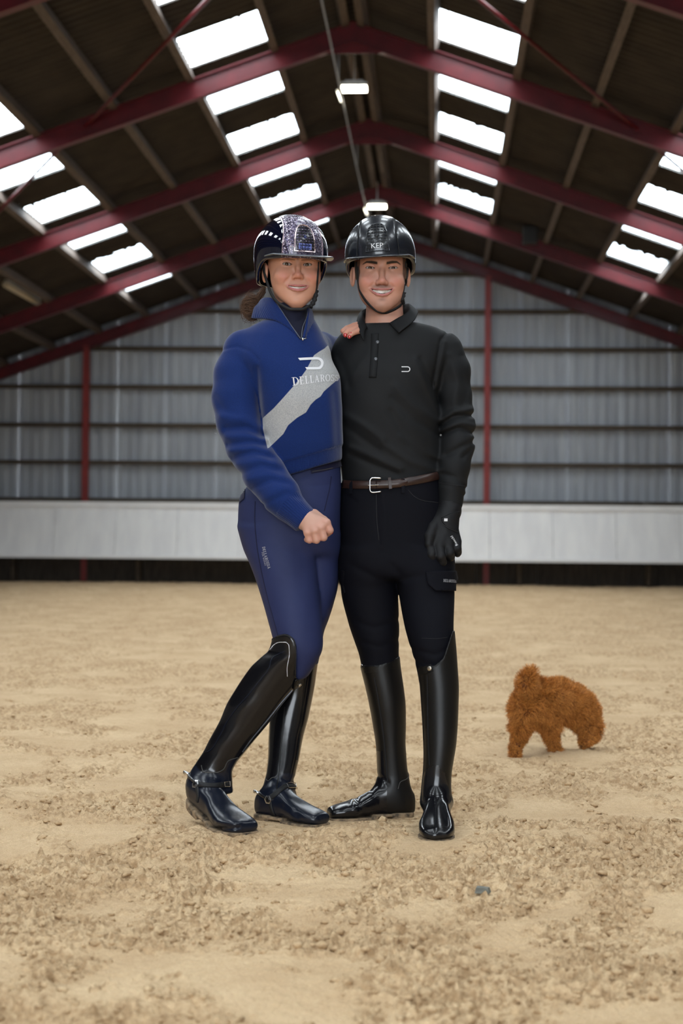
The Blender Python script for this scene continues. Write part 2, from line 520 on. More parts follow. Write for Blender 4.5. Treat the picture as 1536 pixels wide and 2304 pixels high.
# kickboard along the far wall: leaning panels, rail on top, lip at the foot
kb = empty('kickboard', (RIDGE_X, Y_BACK - .9, .5), 'long white painted kickboard leaning before the far wall', 'kickboard')
KY0, KY1, KZ0, KZ1 = Y_BACK - .95, Y_BACK - .62, .50, 1.56
x = RIDGE_X - HALF + .05
i = 0
while x < RIDGE_X + HALF - .1:
    x2 = min(x + 1.22, RIDGE_X + HALF - .05)
    b = MB(); e = .006 * ((i * 7) % 3 - 1)
    b.prism([(x + .004, KY0 + e, KZ0), (x2 - .004, KY0 + e, KZ0), (x2 - .004, KY1 + e, KZ1), (x + .004, KY1 + e, KZ1)], (0, 0, 0), (0, .03, .008))
    b.build('panel', M_board, kb); x = x2; i += 1
b = MB(); b.box((RIDGE_X - HALF + .05, KY1 - .06, KZ1 - .09), (RIDGE_X + HALF - .05, KY1 + .08, KZ1 + .02)); b.build('top_rail', M_boardrail, kb)
b = MB(); b.box((RIDGE_X - HALF + .05, KY0 - .035, KZ0 - .03), (RIDGE_X + HALF - .05, KY0 + .03, KZ0 + .03)); b.build('bottom_rail', M_boardrail, kb)
for k in range(9):
    X = RIDGE_X - HALF + .3 + k * 2.5
    b = MB(); b.prism([(X, KY1 + .05, 0), (X, Y_BACK - .3, 0), (X, Y_BACK - .3, KZ1 - .1), (X, KY1 + .03, KZ1 - .1)], (0, 0, 0), (.08, 0, 0)); b.build('support', M_girt, kb)

# ridge lamps, cable, loudspeaker, batten
M_lampbody = mat('lamp_housing', (.5, .5, .48), .4, metal=.6)
M_led = emit('led_glass', (1.0, .93, .72), 30)
M_cable = mat('grey_cable', (.18, .18, .18), .6)
def ridge_lamp(px, py, y, wpx, label):
    p = at_y(px, py, y); k = y / F; hw = wpx * k / 2
    t = empty('floodlight', p, label, 'lamp', 'lit lamps under the ridge')
    b = MB(); b.box(p + np.array([-hw, -.13, .012]), p + np.array([hw, .13, .06])); b.box(p + np.array([-hw * .7, -.09, .06]), p + np.array([hw * .7, .09, .09])); b.build('housing', M_lampbody, t)
    b = MB(); b.box(p + np.array([-hw * .94, -.12, -.012]), p + np.array([hw * .94, .12, .012])); b.build('lens', M_led, t)
    b = MB(); b.tube([p + np.array([-hw * .6, 0, .03]), p + np.array([-hw - .06, 0, -.02]), p + np.array([-.17, .02, -.16])], .012, 8)
    b.tube([p + np.array([0, 0, .08]), p + np.array([0, 0, .42])], .01, 8); b.build('bracket', M_lampbody, t)
    l = bpy.data.lights.new('lamp_glow', 'AREA'); l.shape = 'RECTANGLE'; l.size = 2 * hw; l.size_y = .24; l.energy = 18; l.color = (1, .93, .75)
    o = bpy.data.objects.new('lamp_glow', l); COL.objects.link(o); o.location = p + np.array([0, 0, -.02]); o.parent = t; o.matrix_parent_inverse = t.matrix_world.inverted()
ridge_lamp(797, 200, 22.0, 58, 'nearer lit floodlight under the ridge, higher in the picture')
ridge_lamp(848, 465, 29.7, 42, 'farther lit floodlight under the ridge, just above the black helmet')
b = MB(); b.tube([(RIDGE_X - .17, 13.0, 6.36), (RIDGE_X - .17, 17, 6.33), (RIDGE_X - .17, 22, 6.29), (RIDGE_X - .17, 26, 6.28), (RIDGE_X - .17, 30.3, 6.32)], .011, 8)
for yy in FRAMES[:4]: b.tube([(RIDGE_X - .17, yy, 6.32), (RIDGE_X - .17, yy, 6.675)], .008, 6)
o = b.build('cable', M_cable, None, True); tag(o, 'thin grey cable strung lengthwise just under the ridge', 'cable')
p = at_y(1192, 530, FRAMES[3] - .25)
t = empty('loudspeaker', p, 'small black loudspeaker box fixed to the fourth red rafter', 'speaker')
b = MB(); b.box(p + np.array([-.13, -.12, -.15]), p + np.array([.13, .1, .15])); o = b.build('cabinet', M_dark, t)
md = o.modifiers.new('bevel', 'BEVEL'); md.width = .02; md.segments = 3
b = MB(); b.tube([p + np.array([0, -.125, -.04]), p + np.array([0, -.132, -.04])], .085, 20); b.build('cone', M_dark, t)
b = MB(); b.box(p + np.array([-.03, .1, -.05]), p + np.array([.03, .26, .05])); b.build('bracket', M_dark, t)
a = at_y(12, 640, 28.6); c = at_y(86, 682, 30.9)
t = empty('batten_lamp', a, 'pale batten lamp under the roof at the left picture edge', 'lamp')
M_batten = mat('cream_batten', (.62, .55, .42), .4)
b = MB(); b.tube([a, c], .05, 12); b.build('tube', M_batten, t)
b = MB(); b.tube([a + np.array([0, 0, .07]), c + np.array([0, 0, .07])], .045, 6); b.build('fitting', M_lampbody, t)
for q in (a, c):
    b = MB(); b.tube([q + np.array([0, 0, -.0]), q + np.array([0, 0, .22])], .02, 6); b.build('hanger', M_lampbody, t)

# ------------------------------------------------------------------ sand floor
FEET = []   # filled with (x, y) where boots press the sand flat
for pts in [((925, 1838), (740, 1847)), ((982, 1858), (980, 1893)), ((585, 1841), (722, 1860)), ((500, 1862), (560, 1872)), ((1160, 1705), (1160, 1700)), ((1250, 1690), (1330, 1680))]:
    a, c = ground(*pts[0]), ground(*pts[1])
    for s in np.linspace(0, 1, 6): FEET.append(a + (c - a) * s)

def sand_height(X, Y, D, feet=True):
    X = X.astype(np.float32); Y = Y.astype(np.float32)
    res = np.maximum(D, 2.0) / F * 1.6          # local mesh size
    def oct(freq, seed, amp):
        fade = np.clip(1.6 - res * freq * 2.2, 0, 1)
        return amp * fade * vnoise2(X * freq + 13.7 * seed, Y * freq - 7.3 * seed, seed)
    wx = X + .05 * vnoise2(X * 6, Y * 6, 41); wy = Y + .05 * vnoise2(X * 6, Y * 6, 42)
    base = oct(.7, 1, .018) + oct(1.9, 2, .013) + oct(4.3, 3, .009)
    # rough, churned patches against smooth trodden ones
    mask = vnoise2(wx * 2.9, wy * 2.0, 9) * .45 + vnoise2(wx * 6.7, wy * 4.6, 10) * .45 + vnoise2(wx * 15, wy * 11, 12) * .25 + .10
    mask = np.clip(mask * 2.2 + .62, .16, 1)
    def lump(freq, seed, amp):
        n = 1 - np.abs(vnoise2(wx * freq, wy * freq, seed))
        fade = np.clip(1.7 - res * freq * 2.4, 0, 1)
        return amp * fade * (n ** 2.2 - .35)
    lumps = lump(9, 21, .012) + lump(19, 22, .012) + lump(38, 23, .010) + lump(64, 34, .0075) + oct(55, 24, .006) + oct(95, 25, .0065) + oct(170, 26, .0045)
    h = base + lumps * mask + oct(30, 27, .0022) + oct(70, 29, .0014) + oct(120, 28, .0011)
    if feet:
        for p in FEET:
            g = np.exp(-((X - p[0]) ** 2 + (Y - p[1]) ** 2) / (2 * .06 ** 2))
            h = h * (1 - .80 * g) + .003 * g
    return h, mask

def build_floor():
    # rows: dense where the picture looks, coarse elsewhere
    ys_d = []
    py = 2420.0
    while py > 1316:
        ys_d.append(CAM_H * F / (py - 1220))
        py -= 1.12 if py > 1650 else (1.2 if py > 1500 else 1.05)
    ys = np.array([Y_FRONT, -8, -3, 0, 1.2, 2.0, 2.4] + [y for y in ys_d if y > 2.5 and y < Y_BACK] + [Y_BACK])
    ts = np.linspace(-1, 1, 610)
    rows = []
    M = []
    for y in ys:
        hw = max(.3, abs(y)) * .228
        cx = -.054 * y
        dense = cx + ts * hw
        xl, xr = RIDGE_X - HALF, RIDGE_X + HALF
        dense = np.clip(dense, xl + .02, xr - .02)
        rows.append(np.concatenate([[xl, (xl + dense[0]) / 2], dense, [(xr + dense[-1]) / 2, xr]]))
    X = np.array(rows); Y = np.repeat(ys[:, None], X.shape[1], 1)
    D = np.maximum(np.abs(Y), 2.5)
    Z, mask = sand_height(X, Y, D)
    V = np.stack([X, Y, Z], -1).reshape(-1, 3)
    n, m = X.shape
    i, j = np.meshgrid(np.arange(n - 1), np.arange(m - 1), indexing='ij')
    a = (i * m + j).ravel()
    me = np_mesh('floor', V, np.stack([a, a + 1, a + m + 1, a + m], -1))
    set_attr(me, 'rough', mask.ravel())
    return me

def sand_mat(name='arena_sand'):
    m, t, b = nodes(name)
    b.inputs['Roughness'].default_value = .95
    b.inputs['Specular IOR Level'].default_value = .15
    tc = t.nodes.new('ShaderNodeTexCoord')
    at = t.nodes.new('ShaderNodeAttribute'); at.attribute_name = 'rough'
    n1 = t.nodes.new('ShaderNodeTexNoise'); n1.inputs['Scale'].default_value = 3.0; n1.inputs['Detail'].default_value = 6
    n2 = t.nodes.new('ShaderNodeTexNoise'); n2.inputs['Scale'].default_value = 260; n2.inputs['Detail'].default_value = 3
    n3 = t.nodes.new('ShaderNodeTexNoise'); n3.inputs['Scale'].default_value = 42; n3.inputs['Detail'].default_value = 5
    for n in (n1, n2, n3): t.links.new(tc.outputs['Object'], n.inputs['Vector'])
    r1 = t.nodes.new('ShaderNodeValToRGB')
    r1.color_ramp.elements[0].position = .33; r1.color_ramp.elements[0].color = (.545, .38, .22, 1)
    r1.color_ramp.elements[1].position = .66; r1.color_ramp.elements[1].color = (.66, .485, .295, 1)
    t.links.new(n1.outputs['Fac'], r1.inputs[0])
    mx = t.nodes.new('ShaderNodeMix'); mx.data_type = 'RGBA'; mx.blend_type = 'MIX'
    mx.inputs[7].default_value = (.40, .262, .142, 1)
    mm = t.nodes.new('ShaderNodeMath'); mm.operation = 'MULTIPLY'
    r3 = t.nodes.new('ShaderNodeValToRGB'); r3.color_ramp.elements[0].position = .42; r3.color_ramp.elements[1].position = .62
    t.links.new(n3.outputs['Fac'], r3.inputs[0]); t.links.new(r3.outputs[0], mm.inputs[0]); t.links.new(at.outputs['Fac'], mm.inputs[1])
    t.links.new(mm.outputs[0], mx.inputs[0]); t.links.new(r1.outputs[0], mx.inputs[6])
    ov = t.nodes.new('ShaderNodeMix'); ov.data_type = 'RGBA'; ov.blend_type = 'OVERLAY'; ov.inputs[0].default_value = .35
    t.links.new(mx.outputs[2], ov.inputs[6]); t.links.new(n2.outputs['Fac'], ov.inputs[7])
    t.links.new(ov.outputs[2], b.inputs['Base Color'])
    add_bump(t, b, scale=320, strength=.35, dist=.0012, detail=4)
    add_bump(t, b, scale=75, strength=.75, dist=.010, detail=6)
    return m
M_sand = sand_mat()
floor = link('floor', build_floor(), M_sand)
tag(floor, kind='structure', label='churned pale riding sand covering the hall floor')

# loose crumbs of sand
def build_crumbs():
    rng = np.random.default_rng(5)
    n = 12500
    py = 1420 + (2330 - 1420) * rng.random(n) ** .8
    px = -80 + 1700 * rng.random(n)
    y = CAM_H * F / (py - 1220); x = (px - 985) * y / F
    D = y
    z, mask = sand_height(x, y, D * 0 + 2.5)
    keep = (mask > .3) & (rng.random(n) < mask)
    x, y, z = x[keep], y[keep], z[keep]
    n = len(x)
    r = .0026 + .0085 * rng.random(n) ** 4
    for p in FEET:
        ok = np.hypot(x - p[0], y - p[1]) > .075
        x, y, z, r = x[ok], y[ok], z[ok], r[ok]
    n = len(x)
    ico = [(0,0,1),(.89,0,.45),(.28,.85,.45),(-.72,.53,.45),(-.72,-.53,.45),(.28,-.85,.45),(.72,.53,-.45),(-.28,.85,-.45),(-.89,0,-.45),(-.28,-.85,-.45),(.72,-.53,-.45),(0,0,-1)]
    tri = [(0,1,2),(0,2,3),(0,3,4),(0,4,5),(0,5,1),(1,6,2),(2,7,3),(3,8,4),(4,9,5),(5,10,1),(1,10,6),(2,6,7),(3,7,8),(4,8,9),(5,9,10),(6,11,7),(7,11,8),(8,11,9),(9,11,10),(10,11,6)]
    I = np.array(ico); T = np.array(tri)
    jit = 1 + .95 * (rng.random((n, 12, 1)) - .5)
    sc = np.stack([1 + .5 * rng.random(n), .8 + .5 * rng.random(n), .55 + .3 * rng.random(n)], -1)
    V = np.stack([x, y, z + r * .15], -1)[:, None, :] + I[None] * jit * sc[:, None, :] * r[:, None, None]
    Q = (T[None] + 12 * np.arange(n)[:, None, None]).reshape(-1, 3)
    me = np_mesh('sand_crumbs', V.reshape(-1, 3), Q)
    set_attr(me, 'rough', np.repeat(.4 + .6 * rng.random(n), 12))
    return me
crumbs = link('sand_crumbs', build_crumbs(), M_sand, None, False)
tag(crumbs, 'loose crumbs of damp sand scattered over the arena floor', 'sand', kind='stuff')
p = ground(1085, 2014)
b = MB(); q = p + np.array([0, 0, .012])
b.add([q + np.array(c) for c in [(-.019, -.012, -.006), (.015, -.016, -.006), (.021, .01, -.006), (-.014, .016, -.006), (-.016, -.010, .007), (.013, -.013, .008), (.017, .008, .006), (-.012, .013, .008)]],
      [(3,2,1,0),(4,5,6,7),(0,1,5,4),(1,2,6,5),(2,3,7,6),(3,0,4,7)])
o = b.build('stone', mat('grey_stone', (.13, .13, .11), .8, c2=(.2, .2, .17), nscale=80)); tag(o, 'flat dark grey stone lying alone on the sand in front', 'stone')
# ================================================================== IMPLICIT MODELLING
def smin(a, b, k):
    h = np.clip(.5 + .5 * (b - a) / k, 0, 1)
    return b + (a - b) * h - k * h * (1 - h)
def smax(a, b, k): return -smin(-a, -b, k)

def ell(P, c, r, rot=None):
    x, y, z = P[0] - c[0], P[1] - c[1], P[2] - c[2]
    if rot is not None:
        x, y, z = (rot[0][0] * x + rot[0][1] * y + rot[0][2] * z, rot[1][0] * x + rot[1][1] * y + rot[1][2] * z, rot[2][0] * x + rot[2][1] * y + rot[2][2] * z)
    q = np.sqrt((x / r[0]) ** 2 + (y / r[1]) ** 2 + (z / r[2]) ** 2) + 1e-6
    g = np.sqrt((x / r[0] ** 2) ** 2 + (y / r[1] ** 2) ** 2 + (z / r[2] ** 2) ** 2) + 1e-6
    return np.where(q < .05, -min(r), q * (q - 1) / g)

def cone(P, a, b, ra, rb):
    ax, ay, az = [P[i] - a[i] for i in range(3)]
    d = [b[i] - a[i] for i in range(3)]
    L = d[0] ** 2 + d[1] ** 2 + d[2] ** 2 + 1e-12
    t = np.clip((ax * d[0] + ay * d[1] + az * d[2]) / L, 0, 1)
    return np.sqrt((ax - t * d[0]) ** 2 + (ay - t * d[1]) ** 2 + (az - t * d[2]) ** 2) - (ra + (rb - ra) * t)

def chain(P, pts, rs, k=0.0):
    out = None
    for i in range(len(pts) - 1):
        d = cone(P, pts[i], pts[i + 1], rs[i], rs[i + 1])
        out = d if out is None else (np.minimum(out, d) if k <= 0 else smin(out, d, k))
    return out

def dense(xs, cols, n=160):
    """monotone cubic (pchip-like) densification of table columns"""
    xs = np.asarray(xs, float); o = np.argsort(xs); xs = xs[o]
    X = np.linspace(xs[0], xs[-1], n)
    out = []
    h = np.diff(xs)
    for c in cols:
        c = np.asarray(c, float)[o]
        s = np.diff(c) / h
        m = np.zeros_like(c)
        if len(c) > 2:
            m[1:-1] = np.where(s[:-1] * s[1:] > 0, 2 * s[:-1] * s[1:] / (s[:-1] + s[1:] + 1e-12 * np.sign(s[:-1] + s[1:] + 1e-30)), 0)
        m[0] = s[0]; m[-1] = s[-1]
        i = np.clip(np.searchsorted(xs, X) - 1, 0, len(xs) - 2)
        t = (X - xs[i]) / h[i]
        out.append((2*t**3-3*t**2+1)*c[i] + (t**3-2*t**2+t)*h[i]*m[i] + (-2*t**3+3*t**2)*c[i+1] + (t**3-t**2)*h[i]*m[i+1])
    return X, out

class Stack:
    """elliptical cross-sections stacked along one axis"""
    def __init__(self, s, ca, ra, cb, rb, axis=1, n=2.2, cap=.012):
        self.s, (self.ca, self.ra, self.cb, self.rb) = dense(s, [ca, ra, cb, rb])
        self.axis, self.n, self.cap = axis, n, cap
    def __call__(self, P):
        ax = self.axis; o = [i for i in range(3) if i != ax]
        s = P[ax]
        ca = np.interp(s, self.s, self.ca); ra = np.interp(s, self.s, self.ra); cb = np.interp(s, self.s, self.cb); rb = np.interp(s, self.s, self.rb)
        x = np.abs(P[o[0]] - ca) / ra; y = np.abs(P[o[1]] - cb) / rb
        n = self.n
        q = (x ** n + y ** n + 1e-9) ** (1 / n)
        gx = (x / q) ** (n - 1) / ra; gy = (y / q) ** (n - 1) / rb
        d = (q - 1) / np.sqrt(gx ** 2 + gy ** 2 + 1e-9)
        return smax(d, np.maximum(s - self.s[-1], self.s[0] - s), self.cap)

def pstack(rows, n=2.2, cap=.012):
    """rows: (py, left px, right px, depth centre, depth radius)"""
    s = []; ca = []; ra = []; cb = []; rb = []
    for py, L, R, w, rw in rows:
        k = (D0 + w) / F
        s.append((1152 - py) * k); ca.append(((L + R) / 2 - 768) * k); ra.append((R - L) / 2 * k); cb.append(w); rb.append(rw)
    return Stack(s, ca, ra, cb, rb, 1, n, cap)

def pchain(pts):
    """pts: (px, py, w, r px)"""
    return [uvw(p[0], p[1], p[2]) for p in pts], [p[3] * (D0 + p[2]) / F for p in pts]

def folds(P, lines):
    """cloth folds: lines of (px,py) poly points, amplitude m, half width px; + is a ridge"""
    out = np.zeros_like(P[0])
    k = D0 / F
    for pts, amp, wd in lines:
        best = None
        for i in range(len(pts) - 1):
            a = ((pts[i][0] - 768) * k, (1152 - pts[i][1]) * k); b = ((pts[i+1][0] - 768) * k, (1152 - pts[i+1][1]) * k)
            dx, dy = b[0] - a[0], b[1] - a[1]
            t = np.clip(((P[0] - a[0]) * dx + (P[1] - a[1]) * dy) / (dx * dx + dy * dy + 1e-9), 0, 1)
            d2 = (P[0] - a[0] - t * dx) ** 2 + (P[1] - a[1] - t * dy) ** 2
            best = d2 if best is None else np.minimum(best, d2)
        out += amp * np.exp(-best / (wd * k) ** 2)
    return out

def polygonize(f, lo, hi, h):
    lo = np.asarray(lo, np.float64); hi = np.asarray(hi, np.float64)
    B = 4
    nb = np.maximum(2, np.ceil((hi - lo) / (h * B)).astype(int))
    def pts(ax): return [a.astype(np.float32) for a in ax]
    cx = [lo[i] + (np.arange(nb[i]) + .5) * h * B - h * .5 for i in range(3)]
    G = np.meshgrid(*cx, indexing='ij')
    dc = f(pts([g.ravel() for g in G])).reshape(nb)
    act = np.abs(dc) < h * B * 1.9
    a2 = act.copy()
    for ax in range(3):
        for s in (1, -1): a2 |= np.roll(act, s, ax)
    act = a2
    D = np.repeat(np.repeat(np.repeat(dc, B, 0), B, 1), B, 2).astype(np.float32)
    bi = np.argwhere(act)
    off = np.stack(np.meshgrid(*[np.arange(B)] * 3, indexing='ij'), -1).reshape(-1, 3)
    for c0 in range(0, len(bi), 6000):
        I = (bi[c0:c0 + 6000, None, :] * B + off[None]).reshape(-1, 3)
        P = [(lo[i] + I[:, i] * h).astype(np.float32) for i in range(3)]
        D[I[:, 0], I[:, 1], I[:, 2]] = f(P)
    S = D < 0
    n = np.array(D.shape)
    cnt = np.zeros(n - 1, np.uint8)
    corners = [(i, j, k) for i in (0, 1) for j in (0, 1) for k in (0, 1)]
    for i, j, k in corners: cnt += S[i:n[0]-1+i, j:n[1]-1+j, k:n[2]-1+k]
    cells = np.argwhere((cnt > 0) & (cnt < 8))
    idx = -np.ones(n - 1, np.int32)
    idx[cells[:, 0], cells[:, 1], cells[:, 2]] = np.arange(len(cells))
    cv = np.stack([D[cells[:, 0] + i, cells[:, 1] + j, cells[:, 2] + k] for i, j, k in corners], 1)
    acc = np.zeros((len(cells), 3)); num = np.zeros(len(cells))
    for a in range(8):
        for b in range(a + 1, 8):
            ca, cb = np.array(corners[a]), np.array(corners[b])
            if np.abs(ca - cb).sum() != 1: continue
            va, vb = cv[:, a], cv[:, b]
            m = (va < 0) != (vb < 0)
            t = va[m] / (va[m] - vb[m])
            acc[m] += ca + t[:, None] * (cb - ca); num[m] += 1
    V = lo + (cells + acc / num[:, None]) * h
    quads = []
    for ax in range(3):
        o1, o2 = (ax + 1) % 3, (ax + 2) % 3
        sl0 = [slice(None)] * 3; sl1 = [slice(None)] * 3
        sl0[ax] = slice(0, n[ax] - 1); sl1[ax] = slice(1, n[ax])
        E = S[tuple(sl0)] != S[tuple(sl1)]
        e = np.argwhere(E)
        ok = (e[:, o1] > 0) & (e[:, o2] > 0) & (e[:, o1] < n[o1] - 1) & (e[:, o2] < n[o2] - 1)
        e = e[ok]
        s0 = S[e[:, 0], e[:, 1], e[:, 2]]
        q = []
        for d1, d2 in ((1, 1), (0, 1), (0, 0), (1, 0)):
            c = e.copy(); c[:, o1] -= d1; c[:, o2] -= d2
            q.append(idx[c[:, 0], c[:, 1], c[:, 2]])
        q = np.stack(q, -1)
        q[~s0] = q[~s0][:, ::-1]
        quads.append(q)
    Q = np.concatenate(quads)
    Q = Q[(Q >= 0).all(1)]
    # one relaxation step evens out the facets
    nb_s = np.zeros((len(V), 3)); nb_c = np.zeros(len(V))
    for i in range(4):
        a, b = Q[:, i], Q[:, (i + 1) % 4]
        np.add.at(nb_s, a, V[b]); np.add.at(nb_s, b, V[a]); np.add.at(nb_c, a, 1); np.add.at(nb_c, b, 1)
    V = V * .6 + .4 * nb_s / np.maximum(nb_c, 1)[:, None]
    return V, Q

class Piece:
    """a polygonized surface kept in the riders' frame so that trims can be laid on it"""
    def __init__(self, V, Q):
        self.V, self.Q = V, Q
        self.bvh = BVHTree.FromPolygons([tuple(v) for v in V], [tuple(int(i) for i in q) for q in Q])
    def hit(self, px, py, off=0.0, default_w=None):
        d = Vector(((px - 768) / F, (1152 - py) / F, 1.0)); d.normalize()
        loc, nrm, i, t = self.bvh.ray_cast(Vector((0, 0, -D0)), d)
        if loc is None:
            if default_w is None: default_w = 0
            p = uvw(px, py, default_w)
            loc, nrm, i, t = self.bvh.find_nearest(Vector(p))
        if nrm.dot(d) > 0: nrm = -nrm
        return np.array(loc) + np.array(nrm) * off, np.array(nrm)
    def near(self, p, off=0.0, outward=None):
        loc, nrm, i, t = self.bvh.find_nearest(Vector([float(a) for a in p]))
        nrm = np.array(nrm); loc = np.array(loc)
        if outward is not None and nrm @ np.asarray(outward) < 0: nrm = -nrm
        return loc + nrm * off, nrm

def dir_world(n): return n[..., 0:1] * R_RIGHT + n[..., 1:2] * R_UP + n[..., 2:3] * R_FWD

def sdf_object(name, f, lo, hi, h, material, parent, attrs=None, keep=True):
    V, Q = polygonize(f, lo, hi, h)
    me = np_mesh(name, to_world(V), Q[:, ::-1])
    if attrs is not None:
        for nm, typ, data in attrs(V): set_attr(me, nm, data, typ)
    o = link(name, me, material, parent)
    return o, (Piece(V, Q) if keep else None)

def pbox(px0, px1, py0, py1, w0, w1):
    k = max(D0 + w1, D0 + w0) / F
    return [min((px0 - 768) * k, (px0 - 768) * (D0 + w0) / F), min((1152 - py1) * k, (1152 - py1) * (D0 + w0) / F), w0], \
           [max((px1 - 768) * k, (px1 - 768) * (D0 + w0) / F), max((1152 - py0) * k, (1152 - py0) * (D0 + w0) / F), w1]

def densify(pts, n):
    pts = np.asarray(pts, float)
    s = np.concatenate([[0], np.cumsum(np.linalg.norm(np.diff(pts, axis=0), axis=1))])
    _, cols = dense(s, [pts[:, i] for i in range(pts.shape[1])], n)
    return np.stack(cols, -1)

def lay(mb, piece, path, width_px, thick=.0012, n=24, off=.0004, smooth=True):
    """lay a flat band along a pixel path on a piece"""
    P = densify(path, n) if smooth else np.asarray(path, float)
    pts = []; nr = []
    for q in P:
        a, b = piece.hit(q[0], q[1], off); pts.append(a); nr.append(b)
    W = to_world(np.array(pts)); N = dir_world(np.array(nr))
    mb.ribbon(W, N, (np.asarray(width_px, float) if hasattr(width_px, '__len__') else width_px) * D0 / F, thick)

def lay_poly(name, piece, polys, off, material, parent, sub=3.0):
    """flat print: pixel polygons laid on a piece, finely subdivided so that they follow it"""
    import bmesh
    bm = bmesh.new()
    for poly in polys:
        vs_ = [bm.verts.new((x, y, 0)) for x, y in poly]
        try: bm.faces.new(vs_)
        except ValueError: pass
    bmesh.ops.triangulate(bm, faces=bm.faces[:])
    for _ in range(5):
        ed = [e for e in bm.edges if e.calc_length() > sub]
        if not ed: break
        bmesh.ops.subdivide_edges(bm, edges=ed, cuts=1)
        bmesh.ops.triangulate(bm, faces=[fc for fc in bm.faces if len(fc.verts) > 3])
    co = np.array([v.co[:2] for v in bm.verts])
    bm.verts.index_update()
    T = np.array([[v.index for v in fc.verts] for fc in bm.faces])
    bm.free()
    pts = np.array([piece.hit(x, y, off)[0] for x, y in co])
    me = np_mesh(name, to_world(pts), T)
    return link(name, me, material, parent)

# ---- lettering: a small serif alphabet (unit box, y up) and the built-in sans
def _arc(cx, cy, rx, ry, a0, a1, n=14):
    return [(cx + rx * math.cos(rad(a0 + (a1 - a0) * i / n)), cy + ry * math.sin(rad(a0 + (a1 - a0) * i / n))) for i in range(n + 1)]
def _r(x0, y0, x1, y1): return [(x0, y0), (x1, y0), (x1, y1), (x0, y1)]
def _band(outer, inner): # strip of quads between two arcs
    return [[outer[i], outer[i + 1], inner[i + 1], inner[i]] for i in range(len(outer) - 1)]
SERIF = {
 'D': (.78, [_r(.1, 0, .24, 1), _r(0, 0, .34, .05), _r(0, .95, .34, 1)] + _band(_arc(.3, .5, .46, .5, -90, 90), _arc(.3, .5, .32, .45, -90, 90))),
 'E': (.66, [_r(.1, 0, .24, 1), _r(0, 0, .60, .05), _r(0, .95, .58, 1), _r(.24, .48, .46, .53), _r(.43, .38, .47, .63), _r(.55, 0, .60, .24), _r(.53, .78, .58, 1)]),
 'L': (.62, [_r(.1, 0, .24, 1), _r(0, 0, .56, .05), _r(0, .95, .34, 1), _r(.51, 0, .56, .28)]),
 'A': (.80, [[(.08, 0), (.14, 0), (.40, .86), (.36, 1)], [(.53, 0), (.68, 0), (.42, 1), (.36, 1), (.36, .86)], _r(.2, .3, .58, .35), _r(0, 0, .22, .05), _r(.46, 0, .76, .05)]),
 'R': (.74, [_r(.1, 0, .24, 1), _r(0, 0, .34, .05), _r(0, .95, .34, 1)] + _band(_arc(.34, .73, .29, .27, -90, 90), _arc(.34, .73, .16, .22, -90, 90)) + [_r(.24, .46, .36, .51), [(.34, .48), (.46, .48), (.72, 0), (.56, 0)], _r(.56, 0, .76, .05)]),
 'O': (.84, _band(_arc(.4, .5, .4, .52, 0, 360, 24), _arc(.4, .5, .26, .46, 0, 360, 24))),
 'S': (.60, _band(_arc(.28, .74, .25, .27, 20, 270, 14), _arc(.28, .74, .14, .21, 20, 270, 14)) + _band(_arc(.28, .26, .27, .27, 90, -160, 14), _arc(.28, .26, .15, .21, 90, -160, 14)) + [_r(.47, .74, .52, .98), _r(.01, .02, .06, .28), _r(.26, .46, .32, .54)]),
 'P': (.68, [_r(.1, 0, .24, 1), _r(0, 0, .34, .05), _r(0, .95, .34, 1)] + _band(_arc(.34, .73, .29, .27, -90, 90), _arc(.34, .73, .16, .22, -90, 90)) + [_r(.24, .46, .36, .51)]),
 'I': (.36, [_r(.1, 0, .24, 1), _r(0, 0, .34, .05), _r(0, .95, .34, 1)]),
 ' ': (.4, []),
}
def serif_text(txt, fn, track=.10):
    """fn maps (advance, y) in letter heights to pixels"""
    x = 0; out = []
    for ch in txt:
        w, polys = SERIF[ch]
        for p in polys: out.append([fn(x + a, b) for a, b in p])
        x += w + track
    return out, x
def text_width(txt, track=.10): return sum(SERIF[c][0] + track for c in txt) - track

def sans_polys(txt):
    cu = bpy.data.curves.new('t', 'FONT'); cu.body = txt; cu.size = 1.0; cu.resolution_u = 3
    o = bpy.data.objects.new('t', cu); COL.objects.link(o)
    dg = bpy.context.evaluated_depsgraph_get(); dg.update()
    me = bpy.data.meshes.new_from_object(o.evaluated_get(dg))
    V = [tuple(v.co[:2]) for v in me.vertices]; Fc = [[V[i] for i in p.vertices] for p in me.polygons]
    bpy.data.objects.remove(o); bpy.data.curves.remove(cu); bpy.data.meshes.remove(me)
    xs = [v[0] for v in V]; ys = [v[1] for v in V]
    return Fc, (min(xs), max(xs), min(ys), max(ys))

